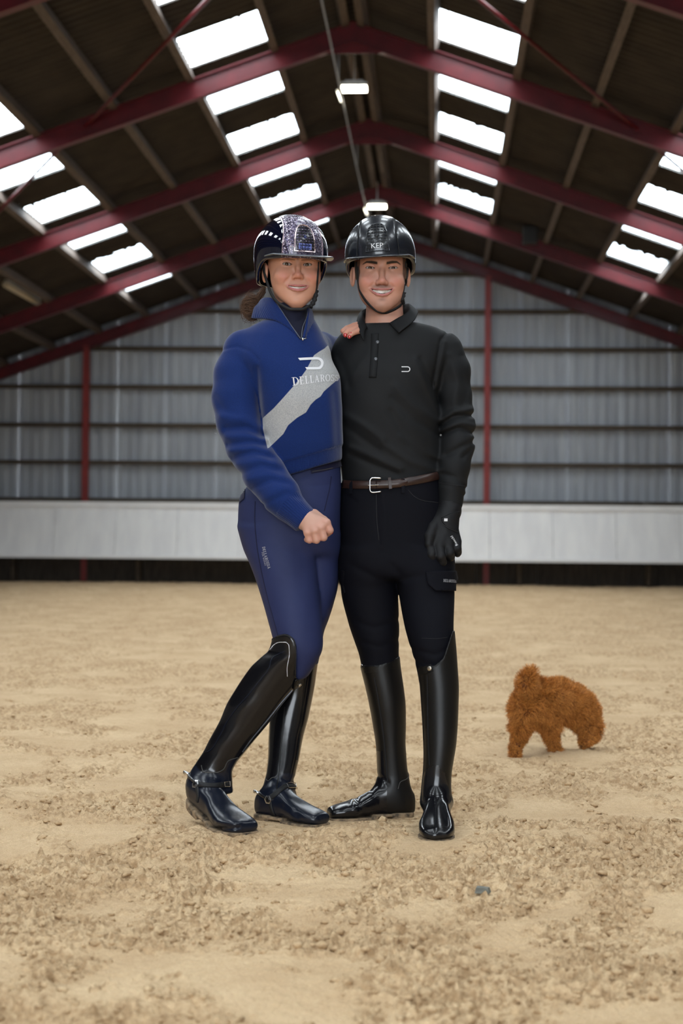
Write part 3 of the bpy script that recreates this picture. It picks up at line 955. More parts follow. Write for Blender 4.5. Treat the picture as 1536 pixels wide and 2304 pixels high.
# ------------------------------------------------------------------ heads
class Head:
    """head frame: x right in the picture, y towards the viewer, z up (metres), origin between the eyes inside the skull"""
    def __init__(s, px, py, w, yaw, roll, q):
        s.c = uvw(px, py, w - .07); s.c[2] = w; s.yaw = rad(yaw); s.roll = rad(roll); s.q = q
    def loc(s, P):
        a, b, c = P[0] - s.c[0], P[1] - s.c[1], -(P[2] - s.c[2])
        cr, sr = math.cos(s.roll), math.sin(s.roll)
        a, b = a * cr + b * sr, -a * sr + b * cr
        cy, sy = math.cos(s.yaw), math.sin(s.yaw)
        return [a * cy - c * sy, a * sy + c * cy, b]
    def out(s, H):
        H = np.asarray(H, float)
        x, y, z = H[..., 0], H[..., 1], H[..., 2]
        cy, sy = math.cos(s.yaw), math.sin(s.yaw)
        a = x * cy + y * sy; c = -x * sy + y * cy; b = z
        cr, sr = math.cos(s.roll), math.sin(s.roll)
        a, b = a * cr - b * sr, a * sr + b * cr
        return np.stack([a + s.c[0], b + s.c[1], s.c[2] - c], -1)
    def mouth_y(s, x): return s.q['my'] - 9.5 * x * x
    def face(s, P):
        H = s.loc(P); x, y, z = H; q = s.q
        ax = np.abs(x)
        S = [ax, y, z]
        r = q['rows']
        st = Stack([a[0] for a in r], [0] * len(r), [a[1] for a in r], [(a[2] + a[3]) / 2 for a in r], [(a[2] - a[3]) / 2 for a in r], 2, 2.25, .02)
        d = st(H)
        d = smin(d, ell(H, (0, -.012, .035), (.077, .096, .085)), .02)
        m = q['m']      # softness of features (woman smaller)
        # brow ridge, cheeks, chin
        d = smin(d, cone(S, (.012, .076, .019), (.045, .064, .020), .010, .008), .014)
        d = smin(d, ell(S, (.041, .060, q['zc']), (.026, .020, .022)), .018)
        d = smin(d, ell(H, (0, q['chiny'], q['zchin'] + .020), (.023, .018, .019)), .018)
        # eye sockets
        d = smax(d, -ell(S, (q['he'] + .001, .088, .001), (.021, .0185, .0125)), .010)
        # nose
        tz = q['ztip']; ty = q['ytip']
        d = smin(d, chain(H, [(0, .074, .012), (0, .084, -.012), (0, ty - .0125, tz + .003)], [.0085, .0080 * m, .0105 * m], .004), .007)
        d = smin(d, ell(H, (0, ty - .012, tz), (.0125 * m, .0118, .0108 * m)), .005)
        d = smin(d, ell(S, (.0125 * m, ty - .022, tz - .004), (.0085 * m, .0125, .0078)), .005)
        d = smax(d, -ell(S, (.0066, ty - .0165, tz - .0125), (.0044, .0066, .0052)), .0014)
        # smile lines from the nose wings round the mouth corners
        d = smax(d, -chain(S, [(.019, .0865, tz - .001), (.0335, .0790, tz - .016), (q['lw'] + .0085, .0800, q['zm'] + .001)], [.0022, .0028, .0002]), .007)
        # lips
        lw, zm = q['lw'], q['zm']
        my = q['my']
        def lip(pts, rs): return chain(S, [(a, my - 9.5 * a * a + o, zz) for a, zz, o in pts], rs, .002)
        up = lip([(0, q['zu'], .0010), (lw * .26, q['zu'] + .0012, .0010), (lw * .62, q['zu'] * .55 + zm * .45 + .0008, .0002), (lw, zm + .0016, -.0015)], [.0030, .0031, .0023, .0010])
        lo_ = lip([(0, q['zl'], .001), (lw * .4, q['zl'] * .84 + zm * .16, .001), (lw * .75, q['zl'] * .42 + zm * .58 - .001, .0), (lw, zm + .0006, -.0015)], [.0054, .0048, .0027, .0010])
        lips = np.minimum(up, lo_)
        d = smin(d, lips, .0045)
        # the open smile
        t = np.clip(1 - (x / (lw * .93)) ** 2, 0, 1)
        zu = q['zo1'] + (zm + .002 - q['zo1']) * (1 - t)
        zl = q['zo0'] + (zm + .002 - q['zo0']) * (1 - t)
        slit = np.maximum(np.maximum(z - zu, zl - z), ax - lw * .95)
        slit = np.maximum(slit, (my - .016 - 9.5 * x * x) - y)
        d = smax(d, -slit, .0012)
        # eyelids over the eyeballs
        ex, ey, er = q['he'], q['ey'], q['er']
        lid = np.sqrt((ax - ex) ** 2 + (y - ey) ** 2 + (z + .0005) ** 2) - (er + .0016)
        d = smin(d, lid, .004)
        u = (ax - ex) / q['ew']
        tt = np.clip(1 - u * u, 0, 1)
        top = q['eh1'] * tt ** .7 + .0010 * u; bot = -q['eh0'] * tt ** .8 + .0010 * u
        op = np.maximum(np.maximum(z - top, bot - z), np.abs(u) * .013 - .013)
        op = np.maximum(op, ey - y)
        d = smax(d, -op, .0012)
        # crease above the lid
        d = smax(d, -chain(S, [(ex - .012, ey + er + .001, .0075), (ex, ey + er + .0015, .0105), (ex + .013, ey + er - .003, .0075)], [.0008, .0012, .0008]), .004)
        # ears
        ex_ = np.where(x > 0, q.get('earx_r', q['earx']), q['earx'])
        E = [ax - ex_, y, z]
        ear = ell(E, (0, -.014, -.016), (.0075, .019, .031), ((.97, .25, 0), (-.25, .97, 0), (0, 0, 1)))
        ear = smax(ear, -ell(E, (.006, -.008, -.012), (.0055, .011, .019)), .004)
        d = smin(d, ear, .006)
        return d
    def colors(s, V):
        P = [V[:, i] for i in range(3)]
        x, y, z = s.loc(P); q = s.q; ax = np.abs(x)
        S = [ax, y, z]
        C = np.tile(np.array(q['skin'], np.float32), (len(V), 1))
        def blend(m, c):
            nonlocal C
            m = np.clip(m, 0, 1)[:, None]; C = C * (1 - m) + np.array(c, np.float32) * m
        n = vnoise3(V[:, 0] * 60, V[:, 1] * 60, V[:, 2] * 60, 3)
        C *= (1 + .05 * n)[:, None]
        front = y > .02
        blush = np.exp(-(((ax - .043) / .020) ** 2 + ((z - q['zc'] + .002) / .018) ** 2)) * front
        blend(blush * .55, q['blush'])
        nose = np.exp(-((x / .014) ** 2 + ((z - q['ztip']) / .014) ** 2)) * front
        blend(nose * .45, q['blush'])
        lw, zm, my = q['lw'], q['zm'], q['my']
        flat = [ax, z * 0, z]
        def lipd(pts): return chain(flat, [(a, 0, zz) for a, zz in pts], [0] * len(pts)) + 1.0 * (y < .05)
        up = lipd([(0, q['zu']), (lw * .26, q['zu'] + .0012), (lw * .62, q['zu'] * .55 + zm * .45 + .0008), (lw, zm + .0016)])
        lo_ = lipd([(0, q['zl']), (lw * .4, q['zl'] * .84 + zm * .16), (lw * .75, q['zl'] * .42 + zm * .58 - .001), (lw, zm + .0006)])
        tap = np.clip(1.15 - (ax / lw) ** 2 * .80, .25, 1)
        blend((q['lu'] * tap - up) / .0014, q['lip']); blend((q['ll'] * tap - lo_) / .0016, q['lip'])
        t = np.clip(1 - (x / (lw * .93)) ** 2, 0, 1)
        zu = q['zo1'] + (zm + .002 - q['zo1']) * (1 - t); zl = q['zo0'] + (zm + .002 - q['zo0']) * (1 - t)
        ins = (z < zu + .0006) & (z > zl - .0006) & (ax < lw * .97) & (y < my - .0055 - 9.5 * x * x) & (y > .03)
        blend(ins * .9, (.05, .010, .008))
        # brows
        bx = np.array([q['he'] - .021, q['he'] - .004, q['he'] + .011, q['he'] + .023]); bz = np.array(q['browz'])
        zc = np.interp(ax, bx, bz); wd = np.interp(ax, bx, q['broww'])
        mb_ = np.clip((wd - np.abs(z - zc)) / .0018, 0, 1) * np.clip((ax - bx[0] + .002) / .003, 0, 1) * np.clip((bx[-1] + .002 - ax) / .004, 0, 1) * (y > .03)
        blend(mb_ * q['browa'], q['hair'])
        # lash line
        u = (ax - q['he']) / q['ew']; tt = np.clip(1 - u * u, 0, 1)
        top = q['eh1'] * tt ** .7 + .0010 * u
        la = np.exp(-((z - top - .0006) / .0012) ** 2) * (np.abs(u) < 1.08) * (y > .05)
        blend(la * .85, (.03, .018, .014))
        bot = -q['eh0'] * tt ** .8 + .0010 * u
        la = np.exp(-((z - bot + .0006) / .0009) ** 2) * (np.abs(u) < 1.02) * (y > .05)
        blend(la * .35, (.10, .05, .035))
        if q.get('beard'):
            mo = np.exp(-((z - (q['zu'] + .0105)) / .0055) ** 2) * (ax < .036) * (y > .05)
            mo *= np.clip((.036 - ax) / .012, 0, 1)
            ch = np.exp(-((z - (q['zl'] - .013)) / .006) ** 2 - (x / .013) ** 2) * (y > .05)
            jaw = np.clip((-.098 - z + ax * .35) / .018, 0, 1) * np.clip((z - q['zchin'] - .012 + .03) / .01, 0, 1) * (y > -.02)
            sb = np.clip((ax - .058) / .008, 0, 1) * np.clip((z + .045) / .02, 0, 1) * (y < .05) * (y > .005)
            blend((mo * .55 + ch * .5 + jaw * .33) * (.8 + .4 * n), q['hair'])
            blend(sb * .8, q['hair'])
        lips_m = np.clip((.0062 - np.minimum(up, lo_)) / .002, 0, 1)
        return C, lips_m

def skin_mat(name):
    m, t, b = nodes(name)
    at = t.nodes.new('ShaderNodeAttribute'); at.attribute_name = 'tint'
    t.links.new(at.outputs['Color'], b.inputs['Base Color'])
    b.inputs['Roughness'].default_value = .47
    b.inputs['Specular IOR Level'].default_value = .42
    b.inputs['Subsurface Weight'].default_value = .12
    b.inputs['Subsurface Radius'].default_value = (.8, .3, .15)
    b.inputs['Subsurface Scale'].default_value = .008
    add_bump(t, b, scale=420, strength=.12, dist=.0006, detail=3)
    return m

M_eye_mats = {}
def eye_mat(name, iris):
    m, t, b = nodes(name)
    at = t.nodes.new('ShaderNodeAttribute'); at.attribute_name = 'tint'
    t.links.new(at.outputs['Color'], b.inputs['Base Color'])
    b.inputs['Roughness'].default_value = .06
    b.inputs['Coat Weight'].default_value = .6
    return m

def make_eyes(head, parent, material, iris, gaze=(0, 0)):
    q = head.q
    for s in (-1, 1):
        n, m_ = 28, 36
        V = []; col = []
        for i in range(n + 1):
            th = math.pi * i / n
            for k in range(m_):
                ph = 2 * math.pi * k / m_
                bul = 1 + .05 * math.exp(-(th / .42) ** 2)
                v = np.array([math.sin(th) * math.cos(ph), math.cos(th), math.sin(th) * math.sin(ph)]) * q['er'] * bul
                a = rad(gaze[0]); v = np.array([v[0] * math.cos(a) + v[1] * math.sin(a), -v[0] * math.sin(a) + v[1] * math.cos(a), v[2]])
                a = rad(gaze[1]); v = np.array([v[0], v[1] * math.cos(a) - v[2] * math.sin(a), v[1] * math.sin(a) + v[2] * math.cos(a)])
                V.append((s * q['he'] + v[0], q['ey'] + v[1], v[2]))
                if th < .19: col.append((.006, .005, .005))
                elif th < .47: col.append(iris)
                elif th < .53: col.append(tuple(c * .35 for c in iris))
                else: col.append((.50, .455, .43))
        Q = [(i * m_ + k, i * m_ + (k + 1) % m_, (i + 1) * m_ + (k + 1) % m_, (i + 1) * m_ + k) for i in range(n) for k in range(m_)]
        me = np_mesh('eye', to_world(head.out(np.array(V))), np.array(Q)[:, ::-1])
        set_attr(me, 'tint', np.array(col), 'FLOAT_COLOR')
        link('eye', me, material, parent)

def make_teeth(head, parent, material):
    q = head.q
    lw = q['lw']; n = 10; tw = lw * 1.55 / n
    b = MB()
    for i in range(n):
        xc = (i - n / 2 + .5) * tw
        yc = q['my'] - .0075 - 9.5 * xc * xc
        zt = q['zo1'] + .004; zb = q['zt'] + .0012 * abs(i - n / 2 + .5) / 2.5 + (.0006 if i in (n // 2 - 2, n // 2 + 1) else 0)
        P = []
        for fx, fz in ((-.48, zt), (.48, zt), (.48, zb + .001), (.3, zb), (-.3, zb), (-.48, zb + .001)):
            x = xc + fx * tw; P.append((x, q['my'] - .0072 - 9.5 * x * x, fz))
        Pw = to_world(head.out(np.array(P))); back = to_world(head.out(np.array(P) + np.array([0, -.005, 0])))
        m_ = len(P)
        b.add(list(Pw) + list(back), [tuple(range(m_)), tuple(range(m_, 2 * m_))[::-1]] + [(k, (k + 1) % m_, m_ + (k + 1) % m_, m_ + k) for k in range(m_)])
    return b.build('teeth', material, parent)

# ------------------------------------------------------------------ helmets
class Helmet:
    def __init__(s, head, c, r, roll=0, yaw=0, band=.055):
        s.h = head; s.c = c; s.r = r; s.band = band
        s.frame = Head.__new__(Head); s.frame.c = head.c; s.frame.yaw = head.yaw + rad(yaw); s.frame.roll = rad(roll); s.frame.q = head.q
    def rim(s, x, y):
        # lower edge: high over the brow, low behind the ears
        t = np.clip((.055 - y) / .12, 0, 1); t = t * t * (3 - 2 * t)
        return s.zf - s.drop * t
    def dome(s, H, grow=0):
        x, y, z = H
        d = ell(H, s.c, [a + grow for a in s.r])
        zz = np.where(z < s.c[2], s.c[2] + (z - s.c[2]) * .50, z)   # walls fall steeply below the widest line
        d = ell([x, y, zz], s.c, [a + grow for a in s.r])
        return d
    def shell(s, P):
        H = s.frame.loc(P); x, y, z = H
        d = s.dome(H)
        bw = s.bandw(z)
        ridge = np.exp(-((np.abs(x) - bw) / .0022) ** 2)
        d = d + .0016 * ridge - .0022 * (np.abs(x) < bw) * np.clip((z - s.zf + .02) / .02, 0, 1)
        d = np.maximum(d, -s.dome(H, -.011))
        d = smax(d, s.rim(x, y) - z, .004)
        return d
    def bandw(s, z): return s.band * (.80 + .20 * np.clip((s.c[2] + s.r[2] - z) / s.r[2], 0, 1))
    def visor(s, P):
        H = s.frame.loc(P); x, y, z = H
        rx, ry, y0 = s.vis
        e = np.sqrt((x / rx) ** 2 + (np.maximum(y - y0, 0) / ry) ** 2) - 1
        zs = s.zf + s.vz - s.vslope * np.maximum(y - .10, 0) - s.vbend * (x / rx) ** 2
        d = smax(np.abs(z - zs) - .0022, e * min(rx, ry), .003)
        d = np.maximum(d, -s.dome(H, -.006))
        return np.maximum(d, y0 - .012 - y)
    def surf(s, a, z, off=0.0):
        """point on the dome front at head x=a, height z"""
        zz = s.c[2] + (z - s.c[2]) * (.50 if z < s.c[2] else 1)
        t = 1 - ((a - s.c[0]) / s.r[0]) ** 2 - ((zz - s.c[2]) / s.r[2]) ** 2
        y = s.c[1] + s.r[1] * math.sqrt(max(t, 0))
        n = np.array([(a - s.c[0]) / s.r[0] ** 2, (y - s.c[1]) / s.r[1] ** 2, (zz - s.c[2]) / s.r[2] ** 2]); n /= np.linalg.norm(n)
        return np.array([a, y, z]) + n * (off + .0022), n
    def pt(s, a, z, off=0.0): return to_world(s.frame.out(s.surf(a, z, off)[0]))
    def nw(s, a, z):
        p, n = s.surf(a, z); q = s.frame.out(np.stack([p, p + n])); return dir_world((q[1] - q[0])[None])[0]

def arch(w, h0, h1, n=10):
    """arch outline from lower left over the crown to lower right: (a, z)"""
    P = [(-w, h0)]
    for i in range(n + 1):
        t = math.pi * (1 - i / n)
        P.append((w * .97 * math.copysign(abs(math.cos(t)) ** .72, math.cos(t)), h0 + (h1 - h0) * (.12 + .88 * math.sin(t) ** .85)))
    P.append((w, h0))
    return P

def make_helmet(hm, parent, M_side, M_band, M_vis, M_frame, M_grill, M_text, M_strap, lo, hi, text_plate=None):
    V, Q = polygonize(hm.shell, lo, hi, .0027)
    me = np_mesh('helmet', to_world(V), Q[:, ::-1])
    H = hm.frame.loc([V[:, i] for i in range(3)])
    me.materials.append(M_side); me.materials.append(M_band)
    ctr = np.stack([h[Q].mean(1) for h in H], -1)
    isb = (np.abs(ctr[:, 0]) < hm.bandw(ctr[:, 2])) & (hm.dome([ctr[:, i] for i in range(3)]) > -.006)
    me.polygons.foreach_set('material_index', isb.astype(np.int32))
    hel = link('helmet', me, None, parent)
    sdf_object('visor', hm.visor, lo, hi, .002, M_vis, hel, keep=False)
    # trim lines along the centre panel
    for s in (-1, 1):
        b = MB(); pts = []; nr = []
        for z in np.linspace(hm.zf + .004, hm.c[2] + hm.r[2] * .97, 30):
            a = s * float(hm.bandw(np.float64(z)))
            try: p, n = hm.surf(a, z)
            except ValueError: continue
            if ((a - hm.c[0]) / hm.r[0]) ** 2 + ((z - hm.c[2]) / hm.r[2]) ** 2 < .985: pts.append(hm.pt(a, z, -.0012)); nr.append(hm.nw(a, z))
        b.ribbon(pts, nr, .0022, .0012)
        b.build('panel_seam', M_frame if text_plate else M_strap, hel)
    w, h0, h1 = hm.vent
    A = arch(w, h0, h1)
    # recessed mesh: dark backing, bars, frame
    b = MB()
    def inside_w(z):
        best = 0
        for i in range(len(A) - 1):
            z0, z1 = A[i][1], A[i + 1][1]
            if (z0 - z) * (z1 - z) <= 0 and z0 != z1:
                best = max(best, abs(A[i][0] + (A[i + 1][0] - A[i][0]) * (z - z0) / (z1 - z0)))
        return best
    zz = np.linspace(h0 + .0005, h1 - .0008, 16)
    bk = MB()
    for i in range(15):
        r0 = [hm.pt(a, zz[i], -.0002) for a in np.linspace(-inside_w(zz[i]), inside_w(zz[i]), 9)]; r1 = [hm.pt(a, zz[i + 1], -.0002) for a in np.linspace(-inside_w(zz[i + 1]), inside_w(zz[i + 1]), 9)]
        bk.add(r0 + r1, [(k, k + 1, k + 10, k + 9) for k in range(8)])
    bk.build('vent_backing', M_strap, hel)
    nz = 9
    for i in range(1, nz):
        z = h0 + (h1 - h0) * i / nz
        ww = inside_w(z)
        pts = [hm.pt(a, z, .0006) for a in np.linspace(-ww, ww, 9)]; nr = [hm.nw(a, z) for a in np.linspace(-ww, ww, 9)]
        if ww > .003: b.ribbon(pts, nr, .0026, .0018)
    for k in range(-3, 4):
        a = k * w / 3.6
        zs = [z for z in np.linspace(h0, h1, 30) if inside_w(z) >= abs(a) or z == h0]
        if len(zs) > 2: b.ribbon([hm.pt(a, z, .0004) for z in zs], [hm.nw(a, z) for z in zs], .002, .0016)
    b.build('vent_grille', M_grill, hel)
    b = MB()
    full = A + [(a, h0) for a in np.linspace(w, -w, 7)[1:]]
    b.tube([hm.pt(a, z, .001) for a, z in full], .0020 if not text_plate else .0026, 8)
    b.build('vent_frame', M_frame, hel)
    # emblem and lettering
    b = MB(); p = hm.pt(0, h0 + (h1 - h0) * .52, .003)
    b.ball(p, .0042, 12, (.9, .6, 1.35)); b.build('emblem', M_frame if not text_plate else M_text, hel)
    polys, (x0, x1, y0, y1) = sans_polys('KEP')
    tw = w * .98; th = (h1 - h0) * .16; zb = h0 + (h1 - h0) * .10
    if text_plate:
        b = MB(); g = [(-tw * .62, zb - .002), (tw * .62, zb - .002), (tw * .62, zb + th + .002), (-tw * .62, zb + th + .002)]
        b.add([hm.pt(a, z, .003) for a, z in g] + [hm.pt(a, z, .0) for a, z in g], [(0,1,2,3),(0,4,5,1),(1,5,6,2),(2,6,7,3),(3,7,4,0)]); b.build('name_plate', text_plate, hel)
    b = MB()
    for pl in polys:
        q = [hm.pt((x - (x0 + x1) / 2) / (x1 - x0) * tw, zb + (y - y0) / (y1 - y0) * th, .0038) for x, y in pl]
        b.add(q, [tuple(range(len(q)))])
    tag(b.build('lettering', M_text, hel), kind='stuff')
    return hel

# ------------------------------------------------------------------ feet and boots
class Foot:
    """boot foot: heel and toe tip on the ground (pixels), optional heel lift"""
    def __init__(s, heel, toe, width=1.0, lift=0.0, square=False):
        a = to_uvw(ground(*heel)); c = to_uvw(ground(*toe))
        s.g0 = a; d = c - a; s.L = np.linalg.norm(d)
        up = R_UP * 0 + np.array([0, 0, 1.0])
        s.up = np.array([up @ R_RIGHT, up @ R_UP, up @ R_FWD])
        s.d = d / s.L
        s.sd = np.cross(s.up, s.d); s.sd /= np.linalg.norm(s.sd)
        s.lift = lift; s.wd = width
        L = s.L
        t = np.array([0, .05, .14, .28, .42, .56, .70, .83, .93, .985, 1.0])
        hw = np.array([.022, .030, .034, .034, .034, .040, .0465, .0455, .039, .031, .021]) * width
        top = np.array([.070, .085, .100, .112, .098, .076, .060, .050, .043, .036, .026])
        bot = np.array([.016, .013, .013, .013, .014, .010, .006, .005, .006, .008, .012])
        s.st = Stack(t * L, [0] * len(t), hw, (top + bot) / 2, (top - bot) / 2, 0, 2.5, .006)
        s.so = Stack(t * L, [0] * len(t), hw + .0025, [.5] * len(t), [2.0] * len(t), 0, 8, .004)
    def frame(s, P):
        a, b, c = P[0] - s.g0[0], P[1] - s.g0[1], P[2] - s.g0[2]
        t = a * s.d[0] + b * s.d[1] + c * s.d[2]
        l = a * s.sd[0] + b * s.sd[1] + c * s.sd[2]
        z = a * s.up[0] + b * s.up[1] + c * s.up[2]
        if s.lift:
            z = z - s.lift * np.clip((.62 - t / s.L) / .62, 0, 1.3) ** 1.6
        return [t, l, z]
    def pt(s, t, l, z):
        z = z + (s.lift * np.clip((.62 - t) / .62, 0, 1.3) ** 1.6 if s.lift else 0)
        return s.g0 + s.d * (t * s.L) + s.sd * l + s.up * z
    def upper(s, P):
        T = s.frame(P); return s.st(T)
    def sole(s, P):
        T = s.frame(P); t, l, z = T
        d = s.so(T)
        heel = t < s.L * .27
        bot = np.where(heel, -.004, np.where(t < s.L * .45, .008, -.004))
        top = np.where(heel, .020, np.where(t < s.L * .5, .017, .0095))
        return smax(d, np.maximum(z - top, bot - z), .003)
# ================================================================== RIDERS: MATERIALS
def cloth(name, c, rough=.85, sheen=.15, weave=900, wstr=.15, c2=None, spec=.25):
    m, t, b = nodes(name)
    b.inputs['Base Color'].default_value = (*c, 1); b.inputs['Roughness'].default_value = rough
    b.inputs['Sheen Weight'].default_value = sheen; b.inputs['Sheen Roughness'].default_value = .5
    b.inputs['Specular IOR Level'].default_value = spec
    if c2: mix_noise(t, b, c, c2, 14)
    add_bump(t, b, scale=weave, strength=wstr, dist=.0006, detail=2)
    return m
M_skin = skin_mat('skin')
M_hairline = mat('dark_brown_hair', (.030, .017, .010), .45, c2=(.075, .042, .024), nscale=60)
M_eye = eye_mat('eye_surface', None)
M_teeth = mat('teeth_enamel', (.72, .66, .57), .25)
M_shirt = cloth('charcoal_jersey', (.0060, .0065, .0074), .70, .0, 1100, .12, (.0078, .0084, .0094), .24)
M_collar = cloth('charcoal_collar_cloth', (.0066, .0071, .0082), .68, .0, 1200, .1, None, .22)
M_pants = cloth('black_navy_breeches_cloth', (.0030, .0031, .0058), .75, .0, 1200, .08, None, .12)
M_breech = cloth('indigo_breeches_cloth', (.0200, .0275, .088), .62, .0, 1300, .06, (.0230, .0315, .098), .22)
M_breechdark = cloth('indigo_seam_cloth', (.010, .011, .040), .7, .05, 1200, .05)
M_black = mat('black_webbing', (.006, .006, .007), .7)
M_seam = mat('dark_seam_thread', (.004, .004, .006), .8)
M_turtle = cloth('dark_navy_turtleneck', (.006, .007, .022), .8, .1, 900, .2)
M_glove = cloth('black_glove_leather', (.0042, .0042, .0052), .6, .0, 700, .25, (.006, .006, .0072), .28)
M_silver = mat('polished_steel', (.62, .62, .62), .22, metal=1.0)
M_brassy = mat('dull_snap_metal', (.52, .47, .40), .35, metal=1.0)
M_white = mat('white_print', (.72, .72, .74), .6)
M_greyprint = mat('pale_grey_print', (.45, .45, .48), .6)
M_belt = mat('brown_belt_leather', (.020, .0085, .0065), .36, c2=(.034, .015, .011), nscale=40, bump=dict(scale=300, strength=.15, dist=.0006))
M_sole = mat('sandy_boot_sole', (.02, .017, .014), .85, c2=(.30, .21, .125), nscale=55, lo=.30, hi=.60)
M_boot_matt = mat('black_boot_leather', (.0060, .0054, .0050), .38, spec=.28, bump=dict(scale=8, strength=.05, dist=.004))
M_boot_foot = mat('polished_black_leather_blue_sheen', (.0058, .0082, .0165), .27, spec=.45, bump=dict(scale=11, strength=.12, dist=.006))  # blue reflections on the feet are put into the base colour
M_boot_pat = mat('black_patent_leather', (.0045, .0045, .0060), .20, spec=.42, coat=.12, bump=dict(scale=9, strength=.10, dist=.005))
M_crystal = mat('clear_crystal_beads', (.85, .85, .88), .12, metal=.8)
M_helm_m = mat('black_satin_shell', (.009, .0105, .015), .27, coat=.3)
M_helm_w = mat('navy_gloss_shell', (.0022, .0032, .012), .05, coat=1.0)
M_visor_w = mat('grey_gloss_visor', (.10, .11, .125), .32, coat=.3)
M_pink = mat('pale_rose_gold_trim', (.80, .62, .64), .22, metal=.9)
M_grill = mat('black_gloss_grille', (.006, .006, .007), .3, coat=.5)
M_plate = mat('blue_name_plate', (.16, .20, .52), .3)
M_platetext = mat('dark_blue_print', (.02, .03, .12), .5)
M_nail = mat('red_nail_varnish', (.42, .02, .02), .12, coat=1)
M_greyseam = mat('grey_welt_thread', (.06, .058, .055), .7)
M_zip = mat('zip_teeth_metal', (.16, .17, .20), .4, metal=.8)

def glitter():
    m, t, b = nodes('purple_glitter_panel')
    tc = t.nodes.new('ShaderNodeTexCoord')
    v = t.nodes.new('ShaderNodeTexVoronoi'); v.inputs['Scale'].default_value = 520
    t.links.new(tc.outputs['Object'], v.inputs['Vector'])
    r = t.nodes.new('ShaderNodeValToRGB')
    e = r.color_ramp.elements
    e[0].position = .0; e[0].color = (.012, .010, .022, 1)
    e[1].position = .50; e[1].color = (.045, .036, .075, 1)
    e2 = r.color_ramp.elements.new(.80); e2.color = (.16, .13, .22, 1)
    e3 = r.color_ramp.elements.new(.93); e3.color = (.75, .62, .72, 1)
    sp = t.nodes.new('ShaderNodeSeparateColor')
    t.links.new(v.outputs['Color'], sp.inputs[0]); t.links.new(sp.outputs[0], r.inputs[0])
    t.links.new(r.outputs[0], b.inputs['Base Color'])
    b.inputs['Metallic'].default_value = .6; b.inputs['Roughness'].default_value = .25; b.inputs['Coat Weight'].default_value = .5
    # each flake tilts its own way
    nm = t.nodes.new('ShaderNodeNewGeometry'); sub = t.nodes.new('ShaderNodeVectorMath'); sub.operation = 'MULTIPLY_ADD'
    cs = t.nodes.new('ShaderNodeVectorMath'); cs.operation = 'SUBTRACT'; cs.inputs[1].default_value = (.5, .5, .5)
    t.links.new(v.outputs['Color'], cs.inputs[0]); t.links.new(cs.outputs[0], sub.inputs[0]); sub.inputs[1].default_value = (.9, .9, .9)
    t.links.new(nm.outputs['Normal'], sub.inputs[2])
    nz = t.nodes.new('ShaderNodeVectorMath'); nz.operation = 'NORMALIZE'; t.links.new(sub.outputs[0], nz.inputs[0])
    t.links.new(nz.outputs[0], b.inputs['Normal'])
    return m
M_glitter = glitter()

def knit_mat():
    m, t, b = nodes('navy_knit_with_grey_band')
    at = t.nodes.new('ShaderNodeAttribute'); at.attribute_name = 'band'
    mr = t.nodes.new('ShaderNodeMapRange'); mr.inputs['From Min'].default_value = -.6; mr.inputs['From Max'].default_value = .6
    mr.inputs['To Min'].default_value = 1; mr.inputs['To Max'].default_value = 0
    t.links.new(at.outputs['Fac'], mr.inputs['Value'])
    tc = t.nodes.new('ShaderNodeTexCoord')
    n = t.nodes.new('ShaderNodeTexNoise'); n.inputs['Scale'].default_value = 420; n.inputs['Detail'].default_value = 2
    t.links.new(tc.outputs['Object'], n.inputs['Vector'])
    g = t.nodes.new('ShaderNodeValToRGB'); g.color_ramp.elements[0].position = .3; g.color_ramp.elements[0].color = (.30, .31, .32, 1); g.color_ramp.elements[1].position = .7; g.color_ramp.elements[1].color = (.47, .47, .47, 1)
    nv = t.nodes.new('ShaderNodeValToRGB'); nv.color_ramp.elements[0].position = .3; nv.color_ramp.elements[0].color = (.0062, .019, .098, 1); nv.color_ramp.elements[1].position = .7; nv.color_ramp.elements[1].color = (.0092, .027, .128, 1)
    t.links.new(n.outputs['Fac'], g.inputs[0]); t.links.new(n.outputs['Fac'], nv.inputs[0])
    mx = t.nodes.new('ShaderNodeMix'); mx.data_type = 'RGBA'
    t.links.new(mr.outputs[0], mx.inputs[0]); t.links.new(nv.outputs[0], mx.inputs[6]); t.links.new(g.outputs[0], mx.inputs[7])
    t.links.new(mx.outputs[2], b.inputs['Base Color'])
    b.inputs['Roughness'].default_value = .9; b.inputs['Sheen Weight'].default_value = .25; b.inputs['Sheen Roughness'].default_value = .4
    b.inputs['Specular IOR Level'].default_value = .15
    add_bump(t, b, scale=520, strength=.35, dist=.0014, detail=2)
    # rib lines where the attribute asks for them
    rb = t.nodes.new('ShaderNodeAttribute'); rb.attribute_name = 'rib'
    bp = t.nodes.new('ShaderNodeBump'); bp.inputs['Strength'].default_value = .38; bp.inputs['Distance'].default_value = .002
    sn = t.nodes.new('ShaderNodeMath'); sn.operation = 'SINE'
    t.links.new(rb.outputs['Fac'], sn.inputs[0]); t.links.new(sn.outputs[0], bp.inputs['Height'])
    t.links.new(b.inputs['Normal'].links[0].from_socket, bp.inputs['Normal'])
    t.links.new(bp.outputs[0], b.inputs['Normal'])
    return m
M_knit = knit_mat()

def px_of(V): return 768 + V[:, 0] / (D0 + V[:, 2]) * F, 1152 - V[:, 1] / (D0 + V[:, 2]) * F

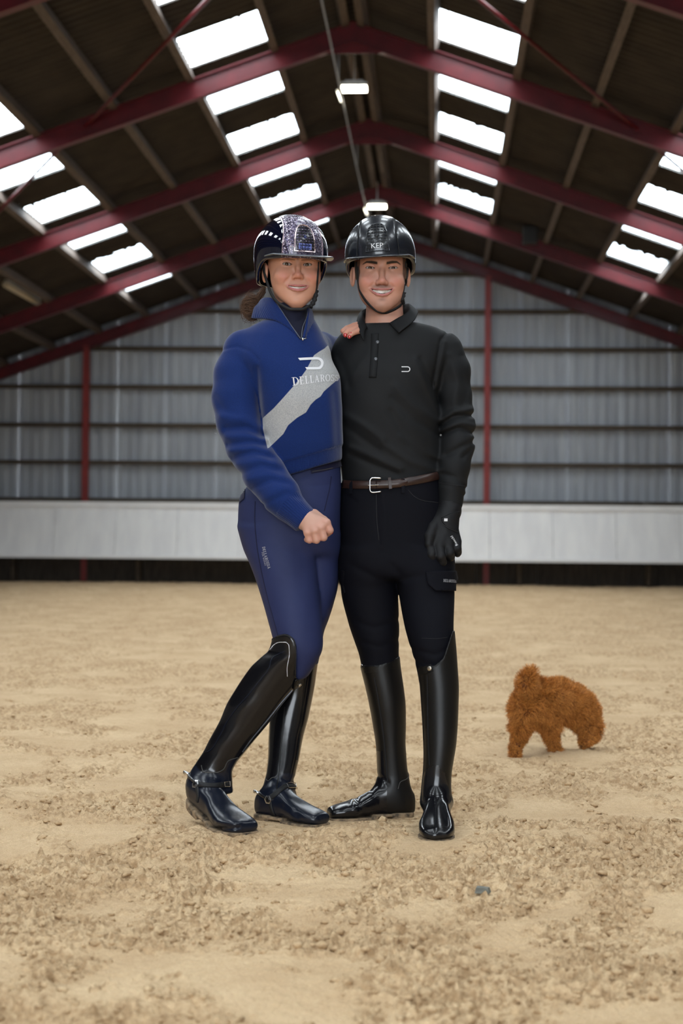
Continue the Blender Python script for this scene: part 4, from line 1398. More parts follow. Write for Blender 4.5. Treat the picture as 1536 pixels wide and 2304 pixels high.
def poly_sd(px, py, poly):
    """signed distance (pixels) to a polygon, negative inside"""
    P = np.asarray(poly, float); n = len(P)
    best = np.full(px.shape, 1e9); ins = np.zeros(px.shape, bool)
    for i in range(n):
        a, b = P[i], P[(i + 1) % n]
        d = b - a
        t = np.clip(((px - a[0]) * d[0] + (py - a[1]) * d[1]) / (d @ d), 0, 1)
        best = np.minimum(best, np.hypot(px - a[0] - t * d[0], py - a[1] - t * d[1]))
        c = (a[1] > py) != (b[1] > py)
        with np.errstate(all='ignore'):
            ins ^= c & (px < (b[0] - a[0]) * (py - a[1]) / (b[1] - a[1] + 1e-12) + a[0])
    return np.where(ins, -best, best)

def cut_above(P, path):
    """>0 above a pixel curve (x increasing): removes what lies above"""
    k = D0 / F
    X = [(p[0] - 768) * k for p in path]; Y = [(1152 - p[1]) * k for p in path]
    return P[1] - np.interp(P[0] / (D0 + P[2]) * D0, X, Y) * (D0 + P[2]) / D0

def body_object(name, parent, items):
    """skin surface: detailed head and hands joined with the coarser body under the clothes, as one mesh"""
    Vs = []; Qs = []; Cs = []; n = 0
    for V, Q, C in items:
        Vs.append(V); Qs.append(Q + n); Cs.append(C if len(C) == len(V) else np.tile(C, (len(V), 1))); n += len(V)
    V = np.concatenate(Vs); Q = np.concatenate(Qs); C = np.concatenate(Cs)
    me = np_mesh(name, to_world(V), Q[:, ::-1])
    set_attr(me, 'tint', C, 'FLOAT_COLOR')
    return link(name, me, M_skin, parent)

def sheet_grid(name, rows, material, parent, thick=.0025, bulge=None, n=40, attr=None):
    """thick cloth sheet from columns of uvw points (rows: list of equally long point lists), smoothed along its length"""
    A = np.array([densify(r, n) for r in rows])          # rows x n x 3
    m = A.shape[0]
    # resample across
    B = np.array([densify(A[:, j], max(6, m * 4)) for j in range(n)]).transpose(1, 0, 2)
    m = B.shape[0]
    du = np.gradient(B, axis=1); dv = np.gradient(B, axis=0)
    N = np.cross(du, dv); N /= np.linalg.norm(N, axis=-1, keepdims=True) + 1e-9
    F0 = B + N * thick / 2; F1 = B - N * thick / 2
    V = np.concatenate([F0.reshape(-1, 3), F1.reshape(-1, 3)])
    i, j = np.meshgrid(np.arange(m - 1), np.arange(n - 1), indexing='ij')
    a = (i * n + j).ravel(); q0 = np.stack([a, a + 1, a + n + 1, a + n], -1)
    q1 = q0[:, ::-1] + m * n
    e = []
    def side(idx):
        for k in range(len(idx) - 1): e.append((idx[k], idx[k] + m * n, idx[k + 1] + m * n, idx[k + 1]))
    side([k for k in range(n)]); side([(m - 1) * n + k for k in range(n)][::-1]); side([k * n for k in range(m)][::-1]); side([k * n + n - 1 for k in range(m)])
    Q = np.concatenate([q0, q1, np.array(e)])
    me = np_mesh(name, to_world(V), Q)
    if attr: 
        for nm, fn in attr: set_attr(me, nm, fn(m, n), 'FLOAT')
    return link(name, me, material, parent)

def U(*pts): return [uvw(*p) for p in pts]
# ================================================================== THE MAN
gm = ground(905, 1846)
man = empty('person', (gm[0], gm[1], 0), 'man in black helmet, charcoal long-sleeved polo, black breeches and tall black boots', 'person')
FEET_W = .05
man_head = Head(857, 603, .03, 1.5, 0.0, dict(
    rows=[(.06, .066, .078, -.09), (.02, .0725, .080, -.08), (0, .0745, .0790, -.06), (-.043, .0725, .0790, -.045), (-.080, .0645, .0815, -.03), (-.104, .0520, .0830, -.01), (-.121, .032, .0815, .03), (-.131, .016, .076, .045)],
    m=1.0, he=.0349, ey=.0608, er=.0125, ew=.0142, eh1=.0034, eh0=.0026, zc=-.040, zchin=-.1305, chiny=.066, ztip=-.0425, ytip=.1065,
    lw=.0365, zm=-.0645, my=.0885, zu=-.0672, zl=-.0845, zo1=-.0712, zo0=-.0808, zt=-.0785, earx=.0850, lu=.0032, ll=.0046,
    skin=(.55, .280, .200), blush=(.58, .195, .155), lip=(.45, .165, .15), hair=(.028, .016, .011), browz=(.0125, .0165, .0175, .0115), broww=(.0046, .0048, .0040, .0022), browa=1.0, beard=True))
neck_m = pstack([(640, 828, 900, .045, .055), (680, 824, 905, .04, .056), (712, 822, 908, .04, .057), (740, 812, 924, .045, .062), (775, 780, 960, .05, .075)], cap=.02)
def f_man_head(P): return smin(man_head.face(P), neck_m(P), .014)

shirt_torso = pstack([(727, 806, 948, .05, .076), (742, 778, 990, .052, .090), (762, 762, 1012, .055, .101), (800, 752, 1018, .055, .114), (850, 750, 996, .05, .124), (900, 752, 986, .05, .127), (960, 756, 991, .05, .124), (1010, 761, 994, .05, .118), (1060, 768, 992, .05, .113), (1092, 770, 990, .05, .112)], n=2.25, cap=.02)
SLV_M = pchain([(996, 790, .055, 45), (1016, 835, .05, 41), (1022, 890, .045, 38), (1027, 950, .035, 39.5), (1028, 1000, .02, 39), (1021, 1050, .005, 34.5), (1017, 1095, -.005, 31), (1013, 1131, -.012, 28)])
ARM_MB = pchain([(788, 798, .06, 40), (762, 872, .09, 38), (715, 945, .17, 34), (640, 985, .19, 28)])
FOLD_M = [([(1011, 742), (990, 768), (979, 828), (971, 872)], -.0045, 4), ([(1000, 770), (990, 828), (982, 872)], .0022, 5),
          ([(990, 956), (1020, 938), (1064, 934)], -.0065, 6), ([(992, 945), (1022, 926), (1062, 920)], .0045, 7),
          ([(994, 978), (1030, 964), (1068, 976)], -.0055, 5), ([(996, 966), (1035, 952), (1068, 958)], .0040, 5),
          ([(1004, 1024), (1035, 1006), (1064, 994)], -.004, 6), ([(1040, 1030), (1060, 1010), (1066, 990)], -.003, 5),
          ([(994, 1066), (1020, 1074), (1048, 1102)], -.0035, 5), ([(992, 1090), (1015, 1094), (1045, 1118)], -.002, 4),
          ([(1010, 800), (1030, 860), (1020, 905)], .0030, 9), ([(1040, 800), (1052, 870), (1040, 915)], -.0025, 8),
          ([(930, 815), (956, 868), (986, 930)], .0040, 9), ([(945, 812), (972, 868), (990, 905)], -.0035, 7),
          ([(888, 874), (930, 918), (986, 950)], .0036, 9), ([(880, 900), (925, 945), (984, 978)], -.0032, 8),
          ([(774, 935), (815, 958), (858, 990)], .0040, 9), ([(772, 955), (810, 985), (850, 1015)], -.0032, 8),
          ([(785, 1006), (840, 1030), (899, 1056)], .0042, 8), ([(790, 1024), (840, 1048), (890, 1068)], -.0035, 7), ([(880, 930), (918, 1000), (975, 1040)], -.003, 9),
          ([(860, 1000), (920, 1040), (985, 1060)], .0030, 8), ([(900, 985), (950, 1020), (988, 1030)], .0026, 7),
          ([(762, 800), (775, 830), (785, 870)], -.003, 8), ([(770, 880), (790, 850), (830, 800)], .0022, 10)]
def f_shirt(P):
    d = shirt_torso(P)
    d = smin(d, chain(P, *ARM_MB, k=.02), .03)
    arm = chain(P, *SLV_M, k=.012)
    d = smin(d, arm, .012)
    d = d - 1.45 * folds(P, FOLD_M) - .0008 * vnoise3(P[0] * 22, P[1] * 22, P[2] * 22, 7)
    return smax(d, -neck_m(P) + .004, .004)
polo, PC_SHIRT = sdf_object('polo_shirt', f_shirt, *pbox(560, 1085, 690, 1150, -.16, .32), .0042, M_shirt, man)

trunk_m = pstack([(1058, 766, 992, .05, .116), (1085, 766, 994, .05, .119), (1110, 763, 998, .05, .124), (1160, 760, 1006, .05, .131), (1220, 760, 1014, .048, .133), (1270, 761, 1019, .035, .126), (1305, 764, 1021, .03, .11)], n=2.4, cap=.02)
legR_m = pstack([(1235, 761, 885, .04, .115), (1330, 767, 894, .032, .102), (1400, 783, 897.5, .025, .090), (1440, 796, 897.5, .02, .083), (1475, 808, 897, .018, .074), (1510, 815, 900, .015, .066), (1545, 821, 904, .012, .060)])
legL_m = pstack([(1235, 882, 1018, .03, .115), (1330, 896, 1022, -.02, .102), (1400, 908, 1020, -.08, .090), (1440, 918, 1020, -.105, .083), (1475, 929, 1020, -.118, .074), (1510, 938, 1020, -.125, .066), (1545, 944, 1022, -.13, .060)])
FOLD_MP = [([(846, 1105), (848, 1180), (856, 1240)], -.0022, 4), ([(858, 1108), (866, 1170), (858, 1230)], .0022, 5), ([(880, 1270), (905, 1300), (960, 1290)], -.004, 7), ([(790, 1270), (850, 1300), (892, 1305)], -.0035, 8),
           ([(800, 1395), (840, 1410), (896, 1395)], -.0025, 6), ([(806, 1440), (850, 1452), (896, 1440)], -.0025, 6), ([(925, 1452), (970, 1462), (1015, 1445)], -.0030, 5), ([(930, 1478), (970, 1484), (1005, 1470)], -.0028, 5),
           ([(922, 1110), (945, 1126), (990, 1132)], -.0022, 3), ([(770, 1110), (790, 1122), (800, 1128)], -.002, 3)]
def f_pants(P):
    d = smin(trunk_m(P), smin(legR_m(P), legL_m(P), .012), .022)
    d = d - folds(P, FOLD_MP)
    return smax(d, cut_above(P, [(740, 1086), (850, 1083), (915, 1076), (1000, 1060)]), .003)
breeches_m, PC_PANTS = sdf_object('breeches', f_pants, *pbox(745, 1045, 1040, 1560, -.23, .21), .0045, M_pants, man)

# boots
foot_mr = Foot((926, 1839), (738, 1846), 1.02)
foot_ml = Foot((982, 1857), (981, 1897), 1.08)
shaft_mr = pstack([(1462, 803, 898, .018, .074), (1497, 809.5, 901, .016, .071), (1547, 821.5, 908, .013, .068), (1580, 829, 912, .012, .066), (1630, 838, 913, .010, .060), (1682, 845.5, 912.5, .006, .053), (1727, 847.5, 916, .002, .048), (1761, 847, 922, 0, .046), (1795, 851, 926, 0, .044), (1818, 860, 926, 0, .040)], n=2.1)
shaft_ml = pstack([(1412, 922, 1022, -.11, .086), (1456, 930, 1026, -.12, .078), (1497, 937, 1029, -.130, .073), (1558, 945, 1032, -.145, .070), (1620, 949, 1030, -.165, .064), (1671, 951.5, 1026.5, -.18, .058), (1710, 952, 1020.5, -.19, .052), (1739, 950.5, 1016, -.195, .049), (1775, 947, 1015, -.20, .047), (1810, 946, 1018, -.20, .045)], n=2.1)
WR_R = [([(838, 1742), (862, 1748), (872, 1756)], -.0035, 5), ([(830, 1775), (850, 1792), (855, 1815)], -.0018, 6), ([(800, 1795), (815, 1812), (815, 1830)], -.0032, 6), ([(792, 1800), (803, 1815), (800, 1832)], .0022, 6)]
WR_L = [([(950, 1765), (980, 1772), (1012, 1762)], -.0012, 7), ([(968, 1775), (962, 1810), (955, 1850)], .0030, 8), ([(992, 1780), (1000, 1810), (1010, 1845)], .0028, 8), ([(979, 1780), (981, 1815), (982, 1845)], -.0020, 8), ([(950, 1850), (975, 1862), (1010, 1852)], -.0030, 5)]
def shell_in(leg, g): return lambda P: leg(P) - g
TOP_MR = [(790, 1500), (812, 1497), (850, 1496), (880, 1487), (897, 1476), (930, 1470)]
TOP_ML = [(925, 1499), (940, 1499), (978, 1497), (996, 1481), (1008, 1447), (1017, 1421), (1024, 1416), (1040, 1430)]
def f_boot_mr(P):
    d = smin(shaft_mr(P), foot_mr.upper(P), .030) - folds(P, WR_R)
    return smax(d, cut_above(P, TOP_MR), .002)
def f_boot_ml(P):
    d = smin(shaft_ml(P), foot_ml.upper(P), .030) - folds(P, WR_L)
    return smax(d, cut_above(P, TOP_ML), .002)
def paint_foot(o, P_, path, m2):
    """second leather below a pixel curve"""
    me = o.data; me.materials.append(m2)
    V = P_.V; c = V[P_.Q].mean(1); px, py = px_of(c)
    below = py > np.interp(px, [a[0] for a in path], [a[1] for a in path])
    me.polygons.foreach_set('material_index', below.astype(np.int32))
boot_mr, PC_BMR = sdf_object('riding_boot', f_boot_mr, *pbox(715, 945, 1455, 1870, -.17, .12), .0036, M_boot_matt, man)
boot_ml, PC_BML = sdf_object('riding_boot', f_boot_ml, *pbox(915, 1050, 1405, 1905, -.50, -.02), .0036, M_boot_matt, man)
paint_foot(boot_mr, PC_BMR, [(730, 1750), (846, 1700), (856, 1690), (872, 1735), (886, 1775), (872, 1815), (866, 1838), (870, 1900)] if False else [(730, 1690), (862, 1690), (868, 1740), (870, 1760), (873, 1900), (960, 1905)], M_boot_pat)
paint_foot(boot_ml, PC_BML, [(930, 1770), (962, 1728), (985, 1722), (1000, 1740), (1016, 1800), (1040, 1850)], M_boot_pat)
sdf_object('sole', foot_mr.sole, *pbox(715, 945, 1780, 1870, -.17, .12), .0034, M_sole, boot_mr, keep=False)
sdf_object('sole', foot_ml.sole, *pbox(915, 1050, 1780, 1915, -.52, -.02), .0034, M_sole, boot_ml, keep=False)
def snap(piece, px, py, r, m, parent, name='snap'):
    p, n = piece.hit(px, py, .0012); p = to_world(p[None])[0]; n = dir_world(n[None])[0]
    b = MB(); k = r * D0 / F
    b.tube([p - n * .003, p + n * .001, p + n * .0022], [k, k, k * .75], 14); return b.build(name, m, parent, True)
b = MB(); lay(b, PC_BMR, [(819, 1508), (836, 1506), (850, 1507)], 14, .002); b.build('snap_tab', M_boot_matt, boot_mr)
snap(PC_BMR, 815.5, 1497, 4.2, M_silver, boot_mr)
b = MB(); lay(b, PC_BML, [(942, 1512), (955, 1508), (972, 1502)], 16, .0022); b.build('snap_tab', M_boot_matt, boot_ml)
snap(PC_BML, 966, 1504, 5.6, M_brassy, boot_ml)
b = MB(); lay(b, PC_BMR, [(842, 1525), (852, 1580), (862, 1650), (868, 1710), (872, 1760)], 2.6, .0010); b.build('zip', M_zip if False else M_seam, boot_mr)
b = MB(); lay(b, PC_BMR, [(925, 1737), (915, 1752), (900, 1760), (895, 1775)], 1.6, .0010); b.build('heel_seam', M_greyseam, boot_mr)
b = MB(); lay(b, PC_BML, [(961, 1520), (962, 1600), (964, 1680), (966, 1722)], 2.2, .0010); b.build('zip', M_seam, boot_ml)
b = MB(); lay(b, PC_BML, [(980, 1500), (997, 1483), (1009, 1449), (1017.5, 1423)], 2.2, .0014, off=.0002); b.build('top_piping', M_black, boot_ml)

# belt with buckle, keeper and loops
belt = MB()
lay(belt, PC_PANTS, [(771, 1089), (800, 1091), (845, 1091), (880, 1089), (915, 1084), (950, 1078), (990, 1069)], 19, .0032, 40, .0012)
belt = belt.build('belt', M_belt, man, True)
b = MB(); lay(b, PC_PANTS, [(846, 1091), (880, 1089.5), (905, 1087), (916, 1085)], [19] * 18 + [18, 17, 15, 12, 8, 3], .0034, 24, .0046); b.build('belt_end', M_belt, belt, True)
b = MB(); lay(b, PC_PANTS, [(876, 1078), (877, 1090), (878, 1101)], 7, .0024, 8, .0090); b.build('keeper', M_belt, belt)
_w = PC_PANTS.hit(845, 1092, .0125)[0][2]
bk = [uvw(x, y, _w) for x, y in [(857, 1076), (838, 1075), (832, 1081), (832, 1102), (837, 1108), (857, 1106)]]
b = MB(); b.tube(to_world(densify(np.array(bk), 26)), .0026, 8); b.build('buckle', M_silver, belt, True)
pr = to_world(np.array([uvw(828, 1092, _w), uvw(851, 1091, _w - .001)]))
b = MB(); b.tube(pr, .0016, 6); b.build('buckle_prong', M_silver, belt)
for x, y in ((792, 1100), (906, 1098)):
    b = MB(); lay(b, PC_PANTS, [(x, y - 26), (x, y - 8), (x, y + 12)], 8, .0016, 10, .0062); b.build('belt_loop', M_pants, man)

# cargo pocket flap, trouser seams
FLAP = [(956, 1287), (1021, 1285), (1024, 1300), (1029, 1310), (1029, 1330), (978, 1331), (962, 1316)]
fl = lay_poly('pocket_flap', PC_PANTS, [FLAP], .007, M_pants, man, 6.0)
md = fl.modifiers.new('thick', 'SOLIDIFY'); md.thickness = .004; md.offset = 0
ptxt, wtot = serif_text('DELLAROSSA', lambda a, y: (993 + a * 3.4, 1311.2 - y * 6.4 + a * .12), .06)
tag(lay_poly('lettering', PC_PANTS, ptxt, .0105, M_greyprint, fl, 4), kind='stuff')
ptxt, wtot = serif_text('PER RIDERE', lambda a, y: (1000 + a * 3.0, 1314.8 - y * 2.3 + a * .08) if True else None, .2) if False else ([], 0)
b = MB(); lay(b, PC_PANTS, [(846, 1112), (847, 1160), (852, 1215)], 1.4, .0008); b.build('fly_seam', M_seam, man)
b = MB(); lay(b, PC_PANTS, [(918, 1102), (930, 1116), (950, 1126), (985, 1131)], 1.6, .0008); b.build('pocket_seam', M_seam, man)
b = MB(); lay(b, PC_PANTS, [(948, 1436), (980, 1437), (1006, 1434)], 1.1, .0004); b.build('knee_seam', M_seam, man)
b = MB(); lay(b, PC_PANTS, [(772, 1284), (771, 1310), (775, 1334)], 9, .004); b.build('pocket_flap', M_pants, man)

# collar: stand inside, fall outside
S_ = U((829, 752, -.028), (822, 738, -.004), (824, 728, .05), (862, 716, .102), (904, 716, .06), (912, 726, .0), (884, 746, -.030))
T_ = U((825, 737, -.034), (815, 716, -.010), (812, 702, .045), (862, 688, .112), (918, 684, .055), (922, 696, .0), (876, 727, -.036))
M_ = U((820, 748, -.046), (809, 724, -.026), (806, 712, .040), (862, 698, .122), (930, 692, .055), (930, 706, -.012), (884, 736, -.048))
O_ = U((818.5, 768, -.062), (809, 748, -.046), (803, 722, .032), (862, 716, .132), (940, 702, .050), (934, 718, -.026), (897, 749, -.064))
sheet_grid('collar', [S_, T_, M_, O_], M_collar, man, .0032)
b = MB(); lay(b, PC_SHIRT, [(843, 750), (842, 790), (838, 850)], 17, .0014, 24, .0008); plk = b.build('placket', M_collar, man, True)
M_button = mat('dark_pearl_button', (.05, .055, .065), .22, coat=.5)
for x, y in ((849, 770), (845, 808)): snap(PC_SHIRT, x, y, 4.3, M_button, man, 'button')
# small chest mark: a bar bent back on itself
def uband(fn, w=.16, n=16):
    """a sideways U: two bars joined by a round end; unit box"""
    r = .5; out = []
    out.append([fn(0, 1), fn(.68, 1), fn(.68, 1 - w), fn(0, 1 - w)]); out.append([fn(0, w), fn(.68, w), fn(.68, 0), fn(0, 0)])
    O = [(.68 + .32 * math.sin(math.pi * i / n), .5 + .5 * math.cos(math.pi * i / n)) for i in range(n + 1)]
    I = [(.68 + (.32 - w * .6) * math.sin(math.pi * i / n), .5 + (.5 - w) * math.cos(math.pi * i / n)) for i in range(n + 1)]
    for i in range(n): out.append([fn(*O[i]), fn(*O[i + 1]), fn(*I[i + 1]), fn(*I[i])])
    return out
lay_poly('chest_mark', PC_SHIRT, uband(lambda x, y: (903 + 19.5 * x, 837 - 12.5 * y)), .0012, M_white, man, 5)
# glove on the hanging hand
GK = [(967, 1222, -.060), (988, 1228, -.066), (1008, 1226, -.060), (1026, 1218, -.048)]
def f_glove(P):
    def c(pts, k=.004): return chain(P, *pchain(pts), k=k)
    d = c([(1012, 1128, -.012, 27), (1010, 1150, -.020, 26), (1004, 1168, -.028, 27)], .01)
    for (x, y, w), r in zip(GK, (13.5, 14, 13.5, 12)):
        d = smin(d, c([(1004, 1160, -.026, 20), (x, y, w, r)]), .012)
    tips = [[(970, 1248, -.080, 11.6), (972, 1262, -.074, 10.6), (975, 1268, -.060, 9.4)], [(991, 1252, -.082, 11.6), (994, 1264, -.074, 10.6), (996, 1268, -.058, 9.4)], [(1011, 1244, -.072, 11), (1013, 1252, -.062, 10), (1014, 1254, -.046, 9)], [(1028, 1234, -.058, 10), (1029, 1243, -.048, 9.2), (1029, 1246, -.034, 8.2)]]
    for k, t in zip(GK, tips):
        d = smin(d, c([(k[0], k[1], k[2], 12.4)] + t, .003), .0016)
    th = c([(990, 1165, -.03, 18), (974, 1188, -.050, 15), (966, 1206, -.066, 12), (964, 1224, -.074, 9.5)], .008)
    d = smin(d, th, .005)
    return d - .0005 * vnoise3(P[0] * 120, P[1] * 120, P[2] * 120, 4)
glove, PC_GLOVE = sdf_object('glove', f_glove, *pbox(935, 1060, 1110, 1300, -.15, .06), .0024, M_glove, man)
TAB = [(1032, 1151), (1015, 1154), (1002, 1160), (992, 1166), (993, 1174), (1004, 1186), (1018, 1193), (1028, 1197), (1030, 1175)]
tb = lay_poly('wrist_tab', PC_GLOVE, [TAB], .0016, M_glove, glove, 5); md = tb.modifiers.new('thick', 'SOLIDIFY'); md.thickness = .0024; md.offset = 0
b = MB(); lay(b, PC_GLOVE, TAB + TAB[:1], 1.3, .0010, 40, .0026); b.build('tab_edge', M_black, glove)
b = MB(); p, n = PC_GLOVE.hit(1002.5, 1170, .004); pw = to_world(p[None])[0]; b.box(pw - np.array([.0052, .002, .0042]), pw + np.array([.0052, .002, .0042])); b.build('glove_badge', M_white, glove)
polys, (x0, x1, y0, y1) = sans_polys('Roeckl')
def _rk(x, y):
    a = (x - x0) / (x1 - x0); c = (y - y0) / (y1 - y0)
    bx, by = 1030 + (1017 - 1030) * a, 1226 + (1205 - 1226) * a
    return (bx - 5.6 * c * .86, by + 5.6 * c * -.50 * 1.0) if False else (bx - 4.7 * c, by + 2.9 * c)
lay_poly('glove_print', PC_GLOVE, [[_rk(x, y) for x, y in pl] for pl in polys], .0010, M_white, glove, 5)
b = MB(); lay(b, PC_SHIRT, [(987, 1086), (1005, 1089), (1030, 1092), (1049, 1094)], 2.0, .0012); b.build('cuff_seam', M_seam, man)

# body under the clothes and the head
Vh, Qh = polygonize(f_man_head, *pbox(770, 950, 470, 775, -.12, .17), .0018)
PC_MHEAD = Piece(Vh, Qh)
Ch, _ = man_head.colors(Vh)
def f_man_in(P): return smin(smin(f_shirt(P), f_pants(P), .01), smin(f_boot_mr(P), f_boot_ml(P), .002), .01) + .013
Vb, Qb = polygonize(f_man_in, *pbox(560, 1085, 690, 1910, -.5, .32), .014)
body_object('body', man, [(Vh, Qh, Ch), (Vb, Qb, np.array([man_head.q['skin']], np.float32))])
make_eyes(man_head, man, M_eye, (.060, .030, .016))
make_teeth(man_head, man, M_teeth)
def f_man_hair(P):
    H = man_head.loc(P); x, y, z = H
    d = ell(H, (0, -.016, .03), (.0800, .0985, .088)) - .0012 * vnoise3(P[0] * 260, P[1] * 60, P[2] * 200, 5)
    d = np.minimum(d, cone([np.abs(x), y, z], (.0745, .018, .02), (.0750, .012, -.026), .0060, .0035) - .001 * vnoise3(P[0] * 300, P[1] * 80, P[2] * 300, 6))
    front = y - (.040 - .9 * np.maximum(.074 - np.abs(x), 0) * 0)
    d = smax(d, np.maximum(y - .045, -.030 - z - .6 * np.maximum(-y, 0)), .004)
    return d
sdf_object('hair', f_man_hair, *pbox(770, 950, 520, 690, -.10, .17), .003, M_hairline, man, keep=False)

hm = Helmet(man_head, (.0005, -.012, .052), (.1085, .134, .1185), roll=2.8, yaw=-6, band=.062)
hm.zf, hm.drop, hm.vis, hm.vz, hm.vslope, hm.vbend = .0262, .036, (.1090, .122, .045), .013, .26, .012
hm.vent = (.034, .0445, .130)
helmet_m = make_helmet(hm, man, M_helm_m, M_helm_m, M_helm_m, M_helm_m, M_grill, M_white, M_black, *pbox(760, 955, 470, 680, -.19, .22))
def strap(piece, path, w, parent, name='chin_strap', off=.0012, th=.0014):
    b = MB(); lay(b, piece, path, w, th, 40, off); return b.build(name, M_black, parent, True)
strap(PC_MHEAD, [(802, 590), (803, 610), (805, 630), (808, 650), (816, 666), (826, 680), (838, 692), (850, 701), (863, 704), (880, 699), (894, 691), (905, 681), (910, 668)], 6.2, helmet_m)
strap(PC_MHEAD, [(806, 600), (806, 625), (807, 648)], 3.5, helmet_m, 'rear_strap')
strap(PC_MHEAD, [(919, 588), (916, 610), (914, 630), (913, 650), (910, 668), (904, 682)], 6.0, helmet_m)
def slider(piece, pts, r, parent):
    P_ = densify(np.array([piece.hit(x, y, .0035)[0] for x, y in pts]), 17)
    b = MB(); b.tube(to_world(P_), [r * (1 + .22 * math.cos(i * math.pi / 2)) for i in range(17)], 10); b.build('strap_slider', M_black, parent, True)
slider(PC_MHEAD, ((911, 658), (910, 667), (908, 674), (904, 682)), .0056, helmet_m)
# ================================================================== THE WOMAN
gw = ground(640, 1850)
woman = empty('person', (gw[0], gw[1], 0), 'woman in glittering navy helmet, blue banded sweater, indigo breeches and tall black boots', 'person')
woman_head = Head(660.5, 595, -.02, 9.0, -0.5, dict(
    rows=[(.06, .067, .076, -.09), (.02, .0735, .0775, -.08), (0, .0750, .0765, -.06), (-.034, .0742, .0770, -.045), (-.064, .0690, .0790, -.03), (-.090, .0565, .0800, -.015), (-.112, .0365, .0790, .02), (-.126, .020, .0740, .04)],
    m=.88, he=.0308, ey=.0600, er=.0120, ew=.0138, eh1=.0042, eh0=.0036, zc=-.036, zchin=-.1300, chiny=.064, ztip=-.0345, ytip=.1005,
    lw=.0345, zm=-.0640, my=.0860, zu=-.0655, zl=-.0790, zo1=-.0695, zo0=-.0745, zt=-.0740, earx=.0880, earx_r=.076, lu=.0030, ll=.0042,
    skin=(.54, .268, .178), blush=(.58, .185, .14), lip=(.46, .16, .155), hair=(.060, .030, .018), browz=(.0115, .0140, .0145, .0100), broww=(.0026, .0028, .0022, .0012), browa=.7, beard=False))
neck_w = pstack([(640, 610, 690, .0, .050), (690, 622, 686, .0, .050), (730, 618, 690, -.005, .053), (770, 606, 700, -.01, .06)], cap=.02)
def f_woman_head(P): return smin(woman_head.face(P), neck_w(P), .014)

# sweater
sw_torso = pstack([(716, 604, 706, .005, .072), (735, 566, 717, -.005, .092), (760, 536, 729, -.015, .108), (800, 522, 745, -.028, .124), (850, 556, 765, -.04, .138), (900, 574, 768, -.045, .143), (950, 580, 770, -.042, .139), (1000, 584, 771, -.036, .134), (1032, 586, 769, -.03, .128), (1075, 590, 762, -.02, .118)], n=2.2, cap=.008)
SLV_W = pchain([(551, 792, -.03, 50), (537, 845, -.045, 55), (533, 895, -.06, 56), (540, 948, -.075, 53), (558, 1005, -.105, 48.5), (594, 1066, -.155, 47), (632, 1116, -.195, 43.5), (648, 1137, -.207, 36), (686, 1171, -.222, 31.5)])
ARM_WB = pchain([(702, 780, .03, 34), (722, 784, .14, 34), (765, 792, .24, 31), (815, 772, .252, 28), (832, 752, .21, 26)])
FOLD_W = [([(484, 812), (504, 791), (537, 786), (566, 798), (587, 820)], -.0032, 3.2), ([(582, 838), (585, 880), (590, 940), (592, 985)], -.007, 6),
          ([(596, 985), (560, 968), (515, 968)], -.0085, 8), ([(592, 965), (555, 948), (505, 942)], .0055, 10),
          ([(604, 1006), (575, 1000), (520, 1004)], -.007, 7), ([(600, 994), (565, 985), (515, 986)], .0050, 7),
          ([(616, 1034), (580, 1022), (530, 1032)], -.0062, 7), ([(610, 1020), (575, 1012), (525, 1018)], .0045, 7),
          ([(634, 1062), (598, 1052), (545, 1068)], -.0055, 7), ([(626, 1047), (590, 1038), (540, 1048)], .0045, 7),
          ([(655, 1092), (620, 1084), (575, 1100)], -.005, 7), ([(644, 1077), (610, 1070), (565, 1082)], .004, 7),
          ([(676, 1122), (650, 1112), (600, 1136)], -.004, 6), ([(545, 860), (555, 905), (550, 950)], .003, 12), ([(490, 900), (510, 930), (540, 940)], -.003, 8),
          ([(735, 880), (742, 950), (746, 1000)], .003, 10), ([(752, 890), (757, 950), (759, 1000)], -.003, 7), ([(620, 760), (650, 800), (665, 850)], .002, 14), ([(600, 760), (595, 800), (600, 860)], .0025, 10)]
HEM = [(560, 1094), (645, 1069.5), (763, 1036), (800, 1026)]
def f_sweater(P):
    d = sw_torso(P)
    # ribbed hem draws in a little
    hem = -cut_above(P, [(a, b_ - 34) for a, b_ in HEM])
    d = d + .004 * np.clip(hem / .006, 0, 1) * np.clip(1 - hem / .05, 0, 1)
    d = smax(d, -cut_above(P, HEM), .004)
    d = smin(d, chain(P, *ARM_WB, k=.02), .03)
    top = smin(d, chain(P, SLV_W[0][:2], SLV_W[1][:2], k=.012), .02)
    arm = chain(P, *SLV_W, k=.012)
    d = smin(top, arm, .004)
    d = d - folds(P, FOLD_W) - .0012 * vnoise3(P[0] * 16, P[1] * 16, P[2] * 16, 17)
    # clean cuff end
    a, b_ = SLV_W[0][-2], SLV_W[0][-1]; ax = (b_ - a) / np.linalg.norm(b_ - a)
    t = (P[0] - b_[0]) * ax[0] + (P[1] - b_[1]) * ax[1] + (P[2] - b_[2]) * ax[2]
    near = (P[0] - b_[0]) ** 2 + (P[1] - b_[1]) ** 2 + (P[2] - b_[2]) ** 2 < .07 ** 2
    d = np.where(near, smax(d, t - .004, .004), d)
    return smax(d, -neck_w(P) + .006, .004)
BAND = [(736, 778), (730, 784), (718, 791), (706, 799.5), (699, 813), (688, 833), (676, 850), (659, 870), (637, 895), (615, 919), (590.5, 941), (591.5, 965), (596, 985), (602, 1010), (620, 993), (637, 976.5), (648, 956.6), (668, 940), (688, 928), (699, 910), (710, 899), (721, 892), (728, 881), (745, 866), (762, 852), (790, 830), (790, 770)]
